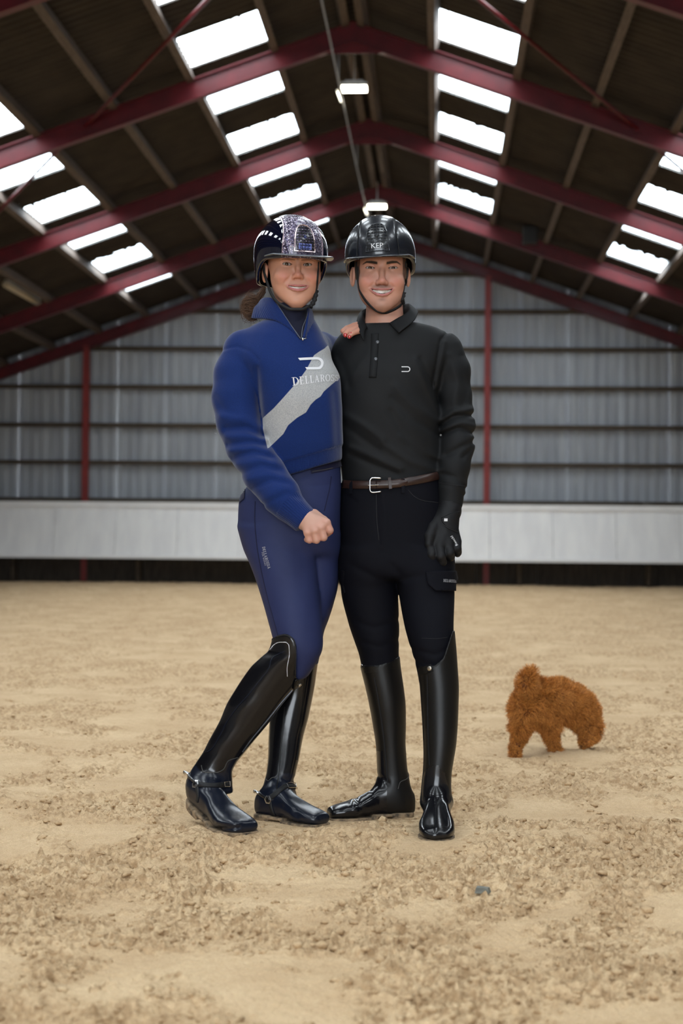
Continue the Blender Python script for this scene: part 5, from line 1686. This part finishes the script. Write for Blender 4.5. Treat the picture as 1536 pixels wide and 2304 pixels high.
def sweater_attrs(V):
    px, py = px_of(V)
    sd = poly_sd(px, py, BAND)
    sx, sz = SLV_W
    Pv = [V[:, i] for i in range(3)]
    arm = chain(Pv, *SLV_W); tor = sw_torso(Pv)
    front = (V[:, 2] < sw_torso.cb.mean() + .02)
    sd = np.where(front, sd, 50.)
    # rib phase: hem (vertical ribs), cuff (ribs along the arm), zero elsewhere
    hem = -(py - np.interp(px, [a[0] for a in HEM], [a[1] for a in HEM]))
    rib = np.where((hem < 33) & (tor < arm), np.arctan2(V[:, 0] - .0, -(V[:, 2] - .1)) * 190 + (V[:, 0]) * 900, 0)
    a, b_ = SLV_W[0][-2], SLV_W[0][-1]; ax = (b_ - a) / np.linalg.norm(b_ - a)
    r = V - b_; t = r @ ax
    e1 = np.cross(ax, [0, 0, 1.0]); e1 /= np.linalg.norm(e1); e2 = np.cross(ax, e1)
    ang = np.arctan2(r @ e1, r @ e2)
    cuff = (t > -.070) & (np.linalg.norm(r - np.outer(t, ax), axis=1) < .06) & (arm < tor)
    rib = np.where(cuff, ang * 40, rib)
    return [('band', 'FLOAT', sd), ('rib', 'FLOAT', rib)]
sweater, PC_SW = sdf_object('sweater', f_sweater, *pbox(465, 870, 700, 1215, -.30, .32), .0042, M_knit, woman, sweater_attrs)

_c = PC_SW.V[PC_SW.Q].mean(1); _px, _py = px_of(_c)
sweater.data.materials.append(M_turtle)
sweater.data.polygons.foreach_set('material_index', ((poly_sd(_px, _py, [(600, 650), (613, 680), (644, 725), (674, 763), (681, 765), (690, 735), (700, 695), (705, 650)]) < 0) & (_c[:, 2] < -.02)).astype(np.int32))
# collar of the half zip, folded open
Tc = U((615.5, 673, -.062), (606, 669.5, -.046), (597, 670, -.020), (588, 675, .012), (583, 683, .045), (610, 684, .080), (652, 684, .085), (688, 686, .045), (696, 688, .0), (694, 691, -.052))
Bc = U((676, 762, -.124), (642, 733, -.104), (614, 720, -.080), (588, 717, -.038), (567, 716, .015), (588, 716, .090), (650, 716, .105), (706, 728, .055), (706, 744, -.045), (681, 762, -.124))
Mc = [np.array(a) * .5 + np.array(b_) * .5 + np.array([-.004 if i < 5 else .003, .004, -.004]) for i, (a, b_) in enumerate(zip(Tc, Bc))]
col_o = sheet_grid('collar', [Tc, Mc, Bc], M_knit, woman, .0065, n=70, attr=[('band', lambda m, n: np.full(2 * m * n, 50.)), ('rib', lambda m, n: np.tile(np.tile(np.linspace(0, 2 * math.pi * 62, n), m), 2))])
zl = to_world(densify(np.array([uvw(616, 673, -.066), uvw(630, 694, -.083), uvw(648, 722, -.104), uvw(676, 762, -.130)]), 24))
b = MB(); b.tube(zl, .0013, 6); b.build('zip', M_zip, woman, True)
zr = to_world(densify(np.array([uvw(695, 692, -.057), uvw(689, 715, -.085), uvw(680, 740, -.112), uvw(678, 762, -.130)]), 24))
b = MB(); b.tube(zr, .0013, 6); zo = b.build('zip', M_zip, woman, True)
b = MB(); p = uvw(681, 763, -.134); b.ball(to_world(p[None])[0], .0034, 8, (1, .6, 1.4)); q = to_world(uvw(690, 761, -.132)[None])[0]; b.tube([to_world(p[None])[0], q], .0014, 6); b.build('zip_pull', M_silver, woman, True)
def f_turtle(P):
    d = pstack_turtle(P)
    return smax(d, -(neck_w(P) + .001), .002)
pstack_turtle = pstack([(684, 622, 688, -.008, .060), (700, 620, 691, -.010, .063), (730, 614, 694, -.018, .072), (765, 600, 704, -.024, .090)], cap=.008)
sdf_object('turtleneck', f_turtle, *pbox(585, 720, 665, 790, -.14, .10), .0035, M_turtle, woman, keep=False)

# chest letters and bent-bar mark
def _chest(a, y):
    s = a / WT
    x = 657 + 108 * (s ** .88)
    base = 868 - 12 * math.sin(min(1, s * 1.15) * 1.5) - 2 * s
    hgt = 18.5 - 5.5 * s
    return (x + (-4 + 5 * s) * (y - .5) * .6 , base - hgt * y + (3.5 * s))
WT = text_width('DELLAROSSA') * .93
ct, _ = serif_text('DELLAROSSA', _chest)
x_ = 0
for ch in 'DELLAROSS':
    w_, pl_ = SERIF[ch]
    lay_poly('letter', PC_SW, [[_chest(x_ + a, c) for a, c in p] for p in pl_], .0018, M_white, woman, 4); x_ += w_ + .10
def _mark(x, y): return (670 + 57 * x - 3 * y * 0 + (1 - y) * 20 * (1 - x) * 1.0, 830 - 26 * y + (0 if y > .5 else 0) - 3 * x * y + 2)
lay_poly('chest_mark', PC_SW, uband(_mark, .20), .0018, M_white, woman, 4)

# breeches
trunk_w = pstack([(1025, 604, 764, .0, .104), (1060, 586, 766, .0, .112), (1100, 552, 767, .0, .125), (1134, 537, 766, .0, .134), (1173, 535.5, 765, .0, .138), (1217, 545, 764, .0, .133), (1250, 556, 763, .005, .120)], n=2.2, cap=.025)
thR_w = pstack([(1185, 537, 706, -.02, .112), (1239, 551, 713, -.033, .112), (1304, 575, 717, -.05, .106), (1358, 592, 721, -.072, .098), (1412, 607, 725, -.092, .091), (1440, 615, 726.5, -.098, .086), (1465, 628, 724, -.100, .078), (1489, 642, 713, -.095, .070), (1512, 650, 699, -.09, .060), (1527, 656, 688, -.088, .050)], n=2.1)
thL_w = pstack([(1200, 648, 764, .035, .11), (1260, 655, 763, .035, .107), (1321, 664, 759.5, .035, .100), (1358, 668, 750.5, .035, .094), (1391, 669, 740, .035, .088), (1425, 668, 728, .035, .080), (1460, 664, 722, .035, .072), (1500, 655, 714, .035, .065)], n=2.1)
FOLD_WP = [([(655, 1088), (680, 1078), (700, 1066)], -.0025, 4), ([(672, 1092), (700, 1094), (745, 1090)], -.0022, 5), ([(664, 1180), (700, 1205), (745, 1195)], -.003, 8), ([(700, 1215), (714, 1260), (718, 1320)], -.002, 5)]
def f_breech(P):
    d = smin(trunk_w(P), smin(thR_w(P), thL_w(P), .006), .02)
    return d - folds(P, FOLD_WP)
breeches_w, PC_BW = sdf_object('breeches', f_breech, *pbox(515, 785, 1020, 1540, -.24, .19), .0045, M_breech, woman)
b = MB(); lay(b, PC_BW, [(574, 1128), (573, 1165), (577, 1220), (588, 1285), (603, 1350), (617, 1400), (625, 1430)], 2.2, .0008, 40); b.build('side_seam', M_breechdark, woman)
b = MB(); lay(b, PC_BW, [(745, 1072), (742, 1095), (735, 1125), (729, 1150)], 2.0, .0008); b.build('pocket_seam', M_breechdark, woman)
b = MB(); lay(b, PC_BW, [(698, 1056), (725, 1051), (765, 1040)], 20, .0018, 20, .0015); wb = b.build('waistband', M_breechdark, woman)
b = MB(); lay(b, PC_BW, [(702, 1061), (722, 1058), (746, 1053)], 1.6, .0010, 12, .0040); b.build('stitching', M_greyseam, wb)
lay_poly('back_pocket_flap', PC_BW, [[(545, 1099), (552, 1101), (551, 1122), (536.5, 1134), (537, 1124), (541, 1112)]], .0035, M_breechdark, woman, 5)
def _leg(a, y):
    s = a / WL
    x = 590 + 13 * s ** 1.2; yy = 1231 + 49 * s
    return (x + 6.5 * y * .97, yy - 6.5 * y * .22)
WL = text_width('DELLAROSSA', .08)
lt, _ = serif_text('DELLAROSSA', _leg, .08)
tag(lay_poly('lettering', PC_BW, lt, .0010, M_greyprint, woman, 4), kind='stuff')
def _leg2(a, y):
    s = a / WL2
    return (588.5 + 7.5 * s + 2.6 * y, 1243 + 30 * s - 2.6 * y * .22)
WL2 = text_width('PER RIDERE', .25)
lt, _ = serif_text('PER RIDERE', _leg2, .25)
tag(lay_poly('lettering', PC_BW, lt, .0010, M_greyprint, woman, 4), kind='stuff')

# boots
foot_wr = Foot((438, 1848), (555, 1880), 1.24, .054)
foot_wl = Foot((582, 1842), (728, 1861), 1.10)
shaft_wr = pstack([(1412, 611, 730, -.098, .092), (1440, 610.5, 730, -.100, .090), (1463, 604, 728, -.101, .087), (1480, 586, 719, -.100, .085), (1501, 564, 706, -.099, .081), (1533, 541, 678, -.098, .076), (1552, 529, 662, -.098, .073), (1583, 510.5, 636, -.099, .069), (1622, 494, 608, -.100, .063), (1665, 470.5, 573, -.103, .056), (1695, 455, 549, -.106, .050), (1716, 441, 532, -.108, .047), (1740, 427, 522, -.110, .046), (1765, 423, 523, -.112, .045), (1785, 428, 526, -.115, .040)], n=2.1)
shaft_wl = pstack([(1440, 662, 722, .035, .074), (1480, 650, 717, .035, .071), (1515, 638, 712, .033, .070), (1552, 625, 706.5, .03, .068), (1611, 608, 694.5, .015, .062), (1658, 604, 682, -.002, .056), (1705, 602.5, 673, -.022, .050), (1740, 598.5, 665, -.036, .047), (1766, 593, 662, -.042, .046), (1795, 588, 668, -.048, .044), (1812, 590, 664, -.05, .038)], n=2.1)
WW_R = [([(505, 1806), (535, 1802), (553, 1806)], .0050, 5), ([(487, 1834), (515, 1818), (552, 1814)], -.0065, 4), ([(495, 1838), (520, 1824), (548, 1820)], .0030, 5), ([(455, 1748), (485, 1756), (515, 1750)], -.003, 6)]
WW_L = [([(640, 1745), (655, 1752), (664, 1748)], -.003, 5), ([(640, 1795), (660, 1802), (672, 1812)], -.0025, 5), ([(668, 1800), (680, 1815), (684, 1830)], -.0020, 5)]
CUT_X = [(1400, 640), (1425, 645), (1433, 657), (1442, 663), (1454, 667), (1485, 666), (1517, 665), (1532, 668), (1540, 690), (1548, 760)]
def f_boot_wr(P):
    d = smin(shaft_wr(P), foot_wr.upper(P), .030) - folds(P, WW_R)
    k = (D0 + P[2]) / F
    py = 1152 - P[1] / k; px = 768 + P[0] / k
    xc = np.interp(py, [a[0] for a in CUT_X], [a[1] for a in CUT_X])
    d = smax(d, (px - xc) * k * np.where(py < 1536, 1, .7), .003)
    return smax(d, cut_above(P, [(590, 1436), (616, 1435), (628, 1428), (640, 1425.5), (652, 1428), (660, 1436)]), .003)
def f_boot_wl(P):
    d = smin(shaft_wl(P), foot_wl.upper(P), .030) - folds(P, WW_L)
    return smax(d, cut_above(P, [(600, 1462), (760, 1452)]), .003)
boot_wr, PC_BWR = sdf_object('riding_boot', f_boot_wr, *pbox(405, 745, 1405, 1900, -.45, .03), .0036, M_boot_pat, woman)
boot_wl, PC_BWL = sdf_object('riding_boot', f_boot_wl, *pbox(565, 745, 1440, 1880, -.25, .13), .0036, M_boot_pat, woman)
paint_foot(boot_wr, PC_BWR, [(410, 1700), (440, 1722), (452, 1738), (485, 1742), (505, 1735), (515, 1708), (560, 1700)], M_boot_foot)
paint_foot(boot_wl, PC_BWL, [(580, 1745), (606, 1757), (622, 1745), (640, 1740), (700, 1742)], M_boot_foot)
sdf_object('sole', foot_wr.sole, *pbox(405, 600, 1760, 1905, -.45, .03), .0034, M_sole, boot_wr, keep=False)
sdf_object('sole', foot_wl.sole, *pbox(560, 750, 1800, 1885, -.26, .08), .0034, M_sole, boot_wl, keep=False)
# trims of the right boot: crystal line, top piping, panel seam, zip edge, strap with snap
cr = [(608, 1462), (618, 1450), (630, 1445), (642, 1445), (650, 1453), (651, 1470), (648, 1490), (645.5, 1505), (646, 1521)]
P_ = densify(np.array(cr), 54); bc = MB()
for q in P_:
    p, n = PC_BWR.hit(q[0], q[1], .0012); bc.ball(to_world(p[None])[0], .0016, 6)
bc.build('crystal_line', M_crystal, boot_wr, True)
b = MB(); lay(b, PC_BWR, [(622, 1432), (640, 1428.5), (655, 1434), (663, 1448), (665, 1470), (664, 1500), (664, 1520)], 2.6, .0016, 40, .0004); b.build('top_piping', M_black, boot_wr)
b = MB(); lay(b, PC_BWR, [(640, 1465), (612, 1482), (604, 1505), (585, 1530), (560, 1562), (535, 1590), (510, 1625), (492, 1660), (470, 1690), (459, 1692)], 2.0, .0012, 60); b.build('panel_seam', M_boot_foot, boot_wr)
b = MB(); lay(b, PC_BWR, [(657, 1553), (630, 1584), (608, 1612), (585, 1640), (562, 1668), (545, 1692)], 3.0, .0016, 40); b.build('zip', M_zip, boot_wr)
b = MB(); lay(b, PC_BWR, [(453, 1722), (456, 1734), (462, 1738)], 1.5, .001); lay(b, PC_BWR, [(462, 1738), (485, 1738), (502, 1731), (513, 1712), (535, 1704)], 1.5, .0010, 30); b.build('ankle_seam', M_greyseam, boot_wr)
st = lay_poly('strap_tab', PC_BWR, [[(663, 1528), (676, 1526), (688, 1532), (686, 1545), (672, 1552), (658, 1550), (660, 1537)]], .004, M_boot_matt, boot_wr, 5); md = st.modifiers.new('thick', 'SOLIDIFY'); md.thickness = .003; md.offset = 0
p = uvw(672, 1539, -.185)
pc, n = PC_BWR.hit(671, 1539, .0075); pc = to_world(pc[None])[0]; n = dir_world(n[None])[0]
b = MB(); b.tube([pc - n * .004, pc, pc + n * .0014], [.0072, .0072, .0054], 14); b.build('snap', M_brassy, boot_wr, True)
# trims of the left boot
b = MB(); lay(b, PC_BWL, [(640, 1590), (636, 1640), (631, 1690), (627, 1740), (622, 1775)], 2.4, .0012, 40); b.build('zip', M_zip if False else M_boot_matt, boot_wl)
b = MB(); lay(b, PC_BWL, [(688, 1490), (683, 1560), (676, 1640), (668, 1710)], 3.2, .0012, 40); b.build('panel_seam', M_boot_matt, boot_wl)
b = MB(); lay(b, PC_BWL, [(597, 1751), (603, 1757), (612, 1750), (622, 1748)], 1.5, .0010, 20); b.build('ankle_seam', M_greyseam, boot_wl)

def spur(piece, boot, band, strap_path, stud, buckle, under, wband=6, wstrap=12):
    s = MB(); lay(s, piece, strap_path, wstrap, .0022, 36, .0006); so = s.build('spur_strap', M_black, boot, True)
    if under:
        s = MB(); lay(s, piece, under, 9, .002, 16, .0006); s.build('spur_strap', M_black, boot, True)
    s = MB(); lay(s, piece, band, wband, .0026, 30, .0012); s.build('spur_band', M_silver if False else M_grill, boot, True)
    p, n = piece.hit(stud[0], stud[1], .004); p = to_world(p[None])[0]; n = dir_world(n[None])[0]
    s = MB(); s.tube([p - n * .004, p + n * .0005, p + n * .0016], [.0135, .0135, .010], 6); s.build('spur_stud', M_silver, boot)
    s = MB(); s.tube([p + n * .0012, p + n * .0030], [.0085, .0060], 8); s.build('spur_stud', M_grill, boot)
    ring = []
    for x, y in buckle: ring.append(piece.hit(x, y, .0055)[0])
    ring.append(ring[0]); s = MB(); s.tube(to_world(np.array(ring)), .0016, 6); s.build('buckle', M_silver, boot)
spur(PC_BWR, boot_wr, [(424, 1738), (424.5, 1745), (430, 1752), (437, 1759)], [(441, 1763), (460, 1766), (480, 1767), (500, 1766), (519, 1764)], (441, 1765), [(502, 1759), (514, 1757), (515, 1769), (503, 1771)], [(443, 1770), (445, 1790), (443, 1804)])
spur(PC_BWL, boot_wl, [(582, 1783), (588, 1789), (596, 1794), (603, 1798)], [(606, 1796), (620, 1786), (632, 1776), (645, 1769), (658, 1769), (668, 1774)], (604.5, 1799), [(643, 1765), (650, 1760), (661, 1763), (662, 1772), (648, 1775)], [(607, 1802), (610, 1818), (620, 1842)])
# spur necks behind the heels
for piece, boot, x, y in ((PC_BWR, boot_wr, 425, 1742), (PC_BWL, boot_wl, 583, 1785)):
    p, n = piece.hit(x, y, 0); p = to_world(p[None])[0]
    back = -R_RIGHT * .010 + R_FWD * .008
    s = MB(); s.tube([p + back * .1, p + back + np.array([0, 0, .004]), p + back * 1.5 + np.array([0, 0, .004])], [.005, .0045, .006], 8); s.build('spur_neck', M_silver, boot, True)

# the closed right hand on the thigh
KN = [(692, 1199, -.262), (707, 1195, -.270), (722, 1188, -.272), (734, 1176, -.266)]
PIP = [(696, 1215, -.262), (712, 1215, -.270), (728, 1209, -.272), (742, 1193, -.266)]
TIP = [(690, 1214, -.232), (705, 1215, -.236), (722, 1210, -.238), (735, 1202, -.240)]
def f_hand_w(P):
    def c(pts, k=.004): return chain(P, *pchain(pts), k=k)
    d = c([(672, 1158, -.215, 23), (688, 1172, -.230, 23)], .01)
    rr = (9.6, 10.2, 10.4, 10.2)
    for (x, y, w), r in zip(KN, rr):
        d = smin(d, c([(690, 1166, -.232, 17), (x, y, w, r)]), .010)
    for kn, pi, ti, r in zip(KN, PIP, TIP, (7.8, 8.4, 8.6, 8.2)):
        d = smin(d, c([(*kn, r + .9), (*pi, r), (*ti, r - 1.2)], .002), .0024)
    d = smin(d, c([(706, 1158, -.225, 13), (728, 1172, -.238, 10), (738, 1188, -.240, 8.4), (742, 1196, -.244, 7)], .006), .006)
    for x, y, w in KN: d = d - .0016 * np.exp(-(((P[0] - uvw(x, y, w)[0]) ** 2 + (P[1] - uvw(x, y, w)[1]) ** 2) / .007 ** 2))
    return d
# the left hand's fingers on his shoulder
FING = [[(812, 736, -.006, 9), (800, 738, -.020, 7.4), (784, 744, -.034, 6.8), (776, 752, -.038, 5.8)],
        [(812, 742, -.018, 9), (804, 745, -.036, 7.0), (792, 750, -.048, 6.2), (785, 757, -.050, 5.2)],
        [(810, 731, .010, 9), (796, 733, -.002, 7.2), (780, 739, -.014, 6.6), (771, 745, -.018, 6.0)]]
def f_hand_wl(P):
    d = chain(P, *pchain([(826, 752, .19, 20), (812, 748, .10, 17), (812, 740, .03, 14)]), k=.01)
    for f_ in FING: d = smin(d, chain(P, *pchain(f_), k=.002), .0035)
    return d
Vh, Qh = polygonize(f_woman_head, *pbox(570, 745, 470, 775, -.16, .12), .0018)
PC_WHEAD = Piece(Vh, Qh)
Ch, _ = woman_head.colors(Vh)
V1, Q1 = polygonize(f_hand_w, *pbox(635, 770, 1120, 1240, -.34, -.14), .0021)
PC_HAND = Piece(V1, Q1)
V2, Q2 = polygonize(f_hand_wl, *pbox(750, 860, 715, 775, -.09, .24), .0022)
hand_col = np.array([(.54, .31, .235)], np.float32)
def hcol(V):
    n = vnoise3(V[:, 0] * 70, V[:, 1] * 70, V[:, 2] * 70, 8)
    C = np.tile(hand_col, (len(V), 1)) * (1 + .04 * n)[:, None]
    for pts in (KN, PIP, TIP):
        for q in pts:
            d = np.linalg.norm(V - uvw(*q), axis=1); m = (np.exp(-(d / .016) ** 2) * .35)[:, None]
            C = C * (1 - m) + np.array([(.58, .235, .175)]) * m
    return C
def f_woman_in(P): return smin(smin(f_sweater(P), f_breech(P), .01), smin(f_boot_wr(P), f_boot_wl(P), .002), .01) + .013
Vb, Qb = polygonize(f_woman_in, *pbox(405, 870, 690, 1900, -.45, .34), .014)
body_object('body', woman, [(Vh, Qh, Ch), (V1, Q1, hcol(V1)), (V2, Q2, np.array([(.56, .27, .19)], np.float32)), (Vb, Qb, hand_col)])
make_eyes(woman_head, woman, M_eye, (.055, .032, .016), (-8, 0))
make_teeth(woman_head, woman, M_teeth)
for x, y, w, rx in ((776.5, 754, -.0445, 3.6), (786, 757.5, -.0555, 3.2), (790.5, 750, -.0545, 2.6)):
    p = to_world(uvw(x, y, w)[None])[0]; b = MB(); b.ball(p, rx * D0 / F * 1.25, 10, (1.0, .5, 1.15)); b.build('fingernail', M_nail, woman, True)
p = to_world(uvw(746, 1197, -.247)[None])[0]; b = MB(); b.ball(p, .0062, 10, (.8, .7, 1.0)); b.build('fingernail', M_nail, woman, True)

hw = Helmet(woman_head, (-.0085, -.014, .047), (.1110, .136, .1120), roll=-1.0, yaw=7.0, band=.064)
hw.zf, hw.drop, hw.vis, hw.vz, hw.vslope, hw.vbend = .0125, .062, (.1070, .118, .045), .0140, .22, .004
hw.vent = (.031, .0325, .113)
helmet_w = make_helmet(hw, woman, M_helm_w, M_glitter, M_visor_w, M_pink, M_grill, M_platetext, M_black, *pbox(545, 755, 470, 690, -.24, .18), text_plate=M_plate)
sp = densify(np.array([uvw(590, 590, -.025), uvw(596, 620, -.035), uvw(603, 642, -.050), uvw(609, 659, -.064), uvw(620, 676, -.080), uvw(636, 688, -.096), uvw(655, 696, -.106), uvw(677, 696, -.106), uvw(697, 688, -.092)]), 40)
nn = sp - uvw(660, 640, .01); nn[:, 1] *= .5; nn[:, 2] -= .06; nn /= np.linalg.norm(nn, axis=1, keepdims=True)
b = MB(); b.ribbon(to_world(sp), dir_world(nn), .0088, .0014); b.build('chin_strap', M_black, helmet_w, True)
strap(PC_WHEAD, [(716, 590), (714, 620), (712, 645), (706, 668), (698, 684)], 5.0, helmet_w)
P_ = densify(np.array([uvw(711, 655, -.055), uvw(709, 668, -.065), uvw(705, 680, -.075), uvw(698, 690, -.086)]), 17)
b = MB(); b.tube(to_world(P_), [.0068 * (1 + .22 * math.cos(i * math.pi / 2)) for i in range(17)], 10); b.build('strap_slider', M_black, helmet_w, True)
p, n = PC_WHEAD.hit(596.5, 638, .003); b = MB(); b.ball(to_world(p[None])[0], .0032, 10); b.build('earring', M_crystal, woman, True)
def f_woman_hair(P):
    H = woman_head.loc(P); x, y, z = H
    d = ell(H, (0, -.018, .028), (.0800, .0980, .090)) - .0012 * vnoise3(P[0] * 260, P[1] * 60, P[2] * 200, 5)
    return smax(d, np.maximum(y - .030 + .02 * (z < -.01), -.022 - z - .9 * np.maximum(.0 - y, 0)), .004)
sdf_object('hair', f_woman_hair, *pbox(570, 750, 520, 690, -.15, .12), .0032, M_hairline, woman, keep=False)

# the low bun: curls of hair
def hair_curves(name, strands, radii, material, parent):
    hc = bpy.data.hair_curves.new(name)
    hc.add_curves([len(s) for s in strands])
    pos = np.concatenate(strands).astype(np.float32)
    hc.attributes['position'].data.foreach_set('vector', pos.ravel())
    a = hc.attributes.get('radius') or hc.attributes.new('radius', 'FLOAT', 'POINT')
    a.data.foreach_set('value', np.concatenate(radii).astype(np.float32))
    hc.materials.append(material)
    o = bpy.data.objects.new(name, hc); COL.objects.link(o)
    if parent is not None:
        o.parent = parent; o.matrix_parent_inverse = parent.matrix_world.inverted()
    return o
def hair_mat(name, c0, c1):
    m, t, b = nodes(name)
    at = t.nodes.new('ShaderNodeHairInfo'); r = t.nodes.new('ShaderNodeValToRGB')
    r.color_ramp.elements[0].color = (*c0, 1); r.color_ramp.elements[1].color = (*c1, 1)
    t.links.new(at.outputs['Random'], r.inputs[0]); t.links.new(r.outputs[0], b.inputs['Base Color'])
    b.inputs['Roughness'].default_value = .5; b.inputs['Specular IOR Level'].default_value = .3
    return m
M_bun = hair_mat('brown_hair_strands', (.045, .022, .012), (.16, .085, .048))
rng = np.random.default_rng(11)
S_h = []; R_h = []
bun_c = uvw(566, 692, .05)
for i in range(1500):
    c = bun_c + rng.normal(0, 1, 3) * np.array([.006, .009, .008])
    r = .010 + .013 * rng.random(); ph = rng.random() * 6.28; inc = rng.normal(0, .9); n = 12
    a = np.linspace(0, 2.2 + 3 * rng.random(), n) + ph
    x = r * np.cos(a); y = r * 1.35 * np.sin(a) * math.cos(inc); z = r * np.sin(a) * math.sin(inc)
    S_h.append(to_world(c + np.stack([x, y, z], -1) + rng.normal(0, .0006, (n, 3)))); R_h.append(np.full(n, .00035))
for i in range(420):   # strands from the nape into the bun and flyaways
    a0 = uvw(590 + 8 * rng.random(), 645 + 14 * rng.random(), .06 + .02 * rng.random()); a2 = bun_c + rng.normal(0, .008, 3); a1 = (a0 + a2) / 2 + np.array([-.006, .002, .01]) * rng.random()
    t = np.linspace(0, 1, 8)[:, None]
    S_h.append(to_world(a0 * (1 - t) ** 2 + 2 * a1 * t * (1 - t) + a2 * t * t)); R_h.append(np.full(8, .00035))
for i in range(110):
    a0 = bun_c + rng.normal(0, .012, 3); d = rng.normal(0, 1, 3) * np.array([1, 1, .6]); d[1] -= .9; d /= np.linalg.norm(d); L = .018 + .03 * rng.random()
    t = np.linspace(0, 1, 8)[:, None]; cv = rng.normal(0, .010, 3)
    S_h.append(to_world(a0 + d * L * t + cv * t * t)); R_h.append(np.full(8, .00025))
hair_curves('hair_bun', S_h, R_h, M_bun, woman)
# ================================================================== THE DOG
DY = ground(1160, 1705)
DOG_D = float((DY - C0) @ R_FWD)
kd = DOG_D / F
def dg_(px, py, w=0.0):
    """dog frame: same axes as the riders', depth given relative to the dog's hind feet"""
    k = (DOG_D + w) / F
    return np.array([(px - 768) * k, (1152 - py) * k, DOG_D + w - D0])
dog = empty('dog', (DY[0], DY[1], 0), 'small curly red-brown dog seen from behind, sniffing the sand at right', 'dog')
def dchain(P, pts, k): return chain(P, [dg_(p[0], p[1], p[2]) for p in pts], [p[3] * kd for p in pts], k)
def f_dog(P):
    # trunk: rump towards us at left, shoulders away at right
    d = dchain(P, [(1191, 1586, .02, 38), (1224, 1576, .06, 43), (1262, 1578, .11, 42), (1295, 1590, .15, 37), (1313, 1603, .17, 31)], .03)
    # tail curled up over the rump
    d = smin(d, dchain(P, [(1192, 1572, .0, 20), (1186, 1548, -.012, 18), (1184, 1530, -.006, 15), (1191, 1515, .01, 10), (1200, 1510, .02, 6)], .01), .012)
    # near hind leg (left): thigh, hock behind, shank
    d = smin(d, dchain(P, [(1180, 1600, .0, 31), (1173, 1635, .0, 22), (1168, 1660, .02, 14), (1159, 1678, .0, 11.5), (1158, 1696, -.004, 11), (1160, 1700, -.018, 10)], .012), .02)
    # second hind leg (right)
    d = smin(d, dchain(P, [(1222, 1606, .02, 29), (1236, 1636, .03, 21), (1240, 1660, .055, 15), (1244, 1676, .05, 12), (1247, 1688, .045, 11), (1258, 1692, .03, 8)], .012), .02)
    # front legs in the shade of the chest
    d = smin(d, dchain(P, [(1306, 1625, .17, 17), (1312, 1650, .175, 11), (1316, 1674, .18, 9)], .01), .015)
    # neck and lowered head with its muzzle on the sand
    d = smin(d, dchain(P, [(1308, 1610, .16, 29), (1322, 1632, .155, 25), (1327, 1648, .145, 22)], .015), .02)
    d = smin(d, dchain(P, [(1325, 1652, .135, 20), (1318, 1668, .115, 13.5), (1313, 1676, .105, 9.5)], .008), .01)
    # ears hanging beside the head
    d = smin(d, dchain(P, [(1341, 1632, .14, 9), (1345, 1648, .135, 9.5), (1342, 1660, .13, 7)], .006), .006)
    return d + .004
lo = np.min([dg_(1120, 1720, w) for w in (-.1, .3)] + [dg_(1380, 1480, w) for w in (-.1, .3)], 0); hi = np.max([dg_(1120, 1720, w) for w in (-.1, .3)] + [dg_(1380, 1480, w) for w in (-.1, .3)], 0)
M_dogskin = mat('dog_undercoat', (.115, .034, .0085), .9, c2=(.16, .05, .012), nscale=30)
body_d, PC_DOG = sdf_object('body', f_dog, lo, hi, .005, M_dogskin, dog)
Vd, Qd = PC_DOG.V, PC_DOG.Q
# curly coat
rng = np.random.default_rng(23)
A_, B_, C_, D_ = [Vd[Qd[:, i]] for i in range(4)]
N_ = np.cross(C_ - A_, D_ - B_); ar = np.linalg.norm(N_, axis=1); N_ /= ar[:, None]
eps = .003
g = np.stack([f_dog([(A_[:, i] + (eps if i == j else 0)).astype(np.float32) for i in range(3)]) for j in range(3)], -1)
flip = np.sign((N_ * (g - f_dog([A_[:, i].astype(np.float32) for i in range(3)])[:, None])).sum(-1)); N_ *= np.where(flip == 0, 1, flip)[:, None]
idx = rng.choice(len(Qd), 42000, p=ar / ar.sum())
u, v = rng.random((2, len(idx), 1))
P0 = A_[idx] * (1 - u) * (1 - v) + B_[idx] * u * (1 - v) + C_[idx] * u * v + D_[idx] * (1 - u) * v
n0 = N_[idx]
px_, py_ = 768 + P0[:, 0] / (D0 + P0[:, 2]) * F, 1152 - P0[:, 1] / (D0 + P0[:, 2]) * F
length = np.where(py_ > 1640, .017, .026) * (.7 + .6 * rng.random(len(idx)))
length = np.where((px_ < 1215) & (py_ < 1560), .030, length)
clump = np.stack([vnoise3(P0[:, 0] * 42, P0[:, 1] * 42, P0[:, 2] * 42, s) for s in (31, 32, 33)], -1)
drop = np.array([.12, -.55, 0.0])
d1 = n0 + drop * .55 + clump * 1.0 + rng.normal(0, .30, n0.shape); d1 /= np.linalg.norm(d1, axis=1, keepdims=True)
perp = np.cross(d1, clump + rng.normal(0, .35, n0.shape)); perp /= np.linalg.norm(perp, axis=1, keepdims=True) + 1e-9
perp2 = np.cross(d1, perp)
S_d = []; R_d = []
tt = np.linspace(0, 1, 7)
for i in range(len(idx)):
    L = length[i]; a = tt * 4.2 + clump[i, 0] * 4
    curl = .0052 * tt
    pts = P0[i] - n0[i] * .002 + d1[i] * L * tt[:, None] + (perp[i] * np.cos(a)[:, None] + perp2[i] * np.sin(a)[:, None]) * curl[:, None]
    S_d.append(pts); R_d.append(.0009 * (1 - .75 * tt))
S_w = [to_world(s) for s in S_d]
for s in S_w: s[:, 2] = np.maximum(s[:, 2], .004)
M_coat = hair_mat('red_brown_coat', (.22, .066, .011), (.84, .37, .085))
hair_curves('coat', S_w, R_d, M_coat, dog)
p = dg_(1311, 1679, .098); b = MB(); b.ball(to_world(p[None])[0], .011, 10, (1.1, .8, .8)); b.build('nose', M_dark, dog, True)
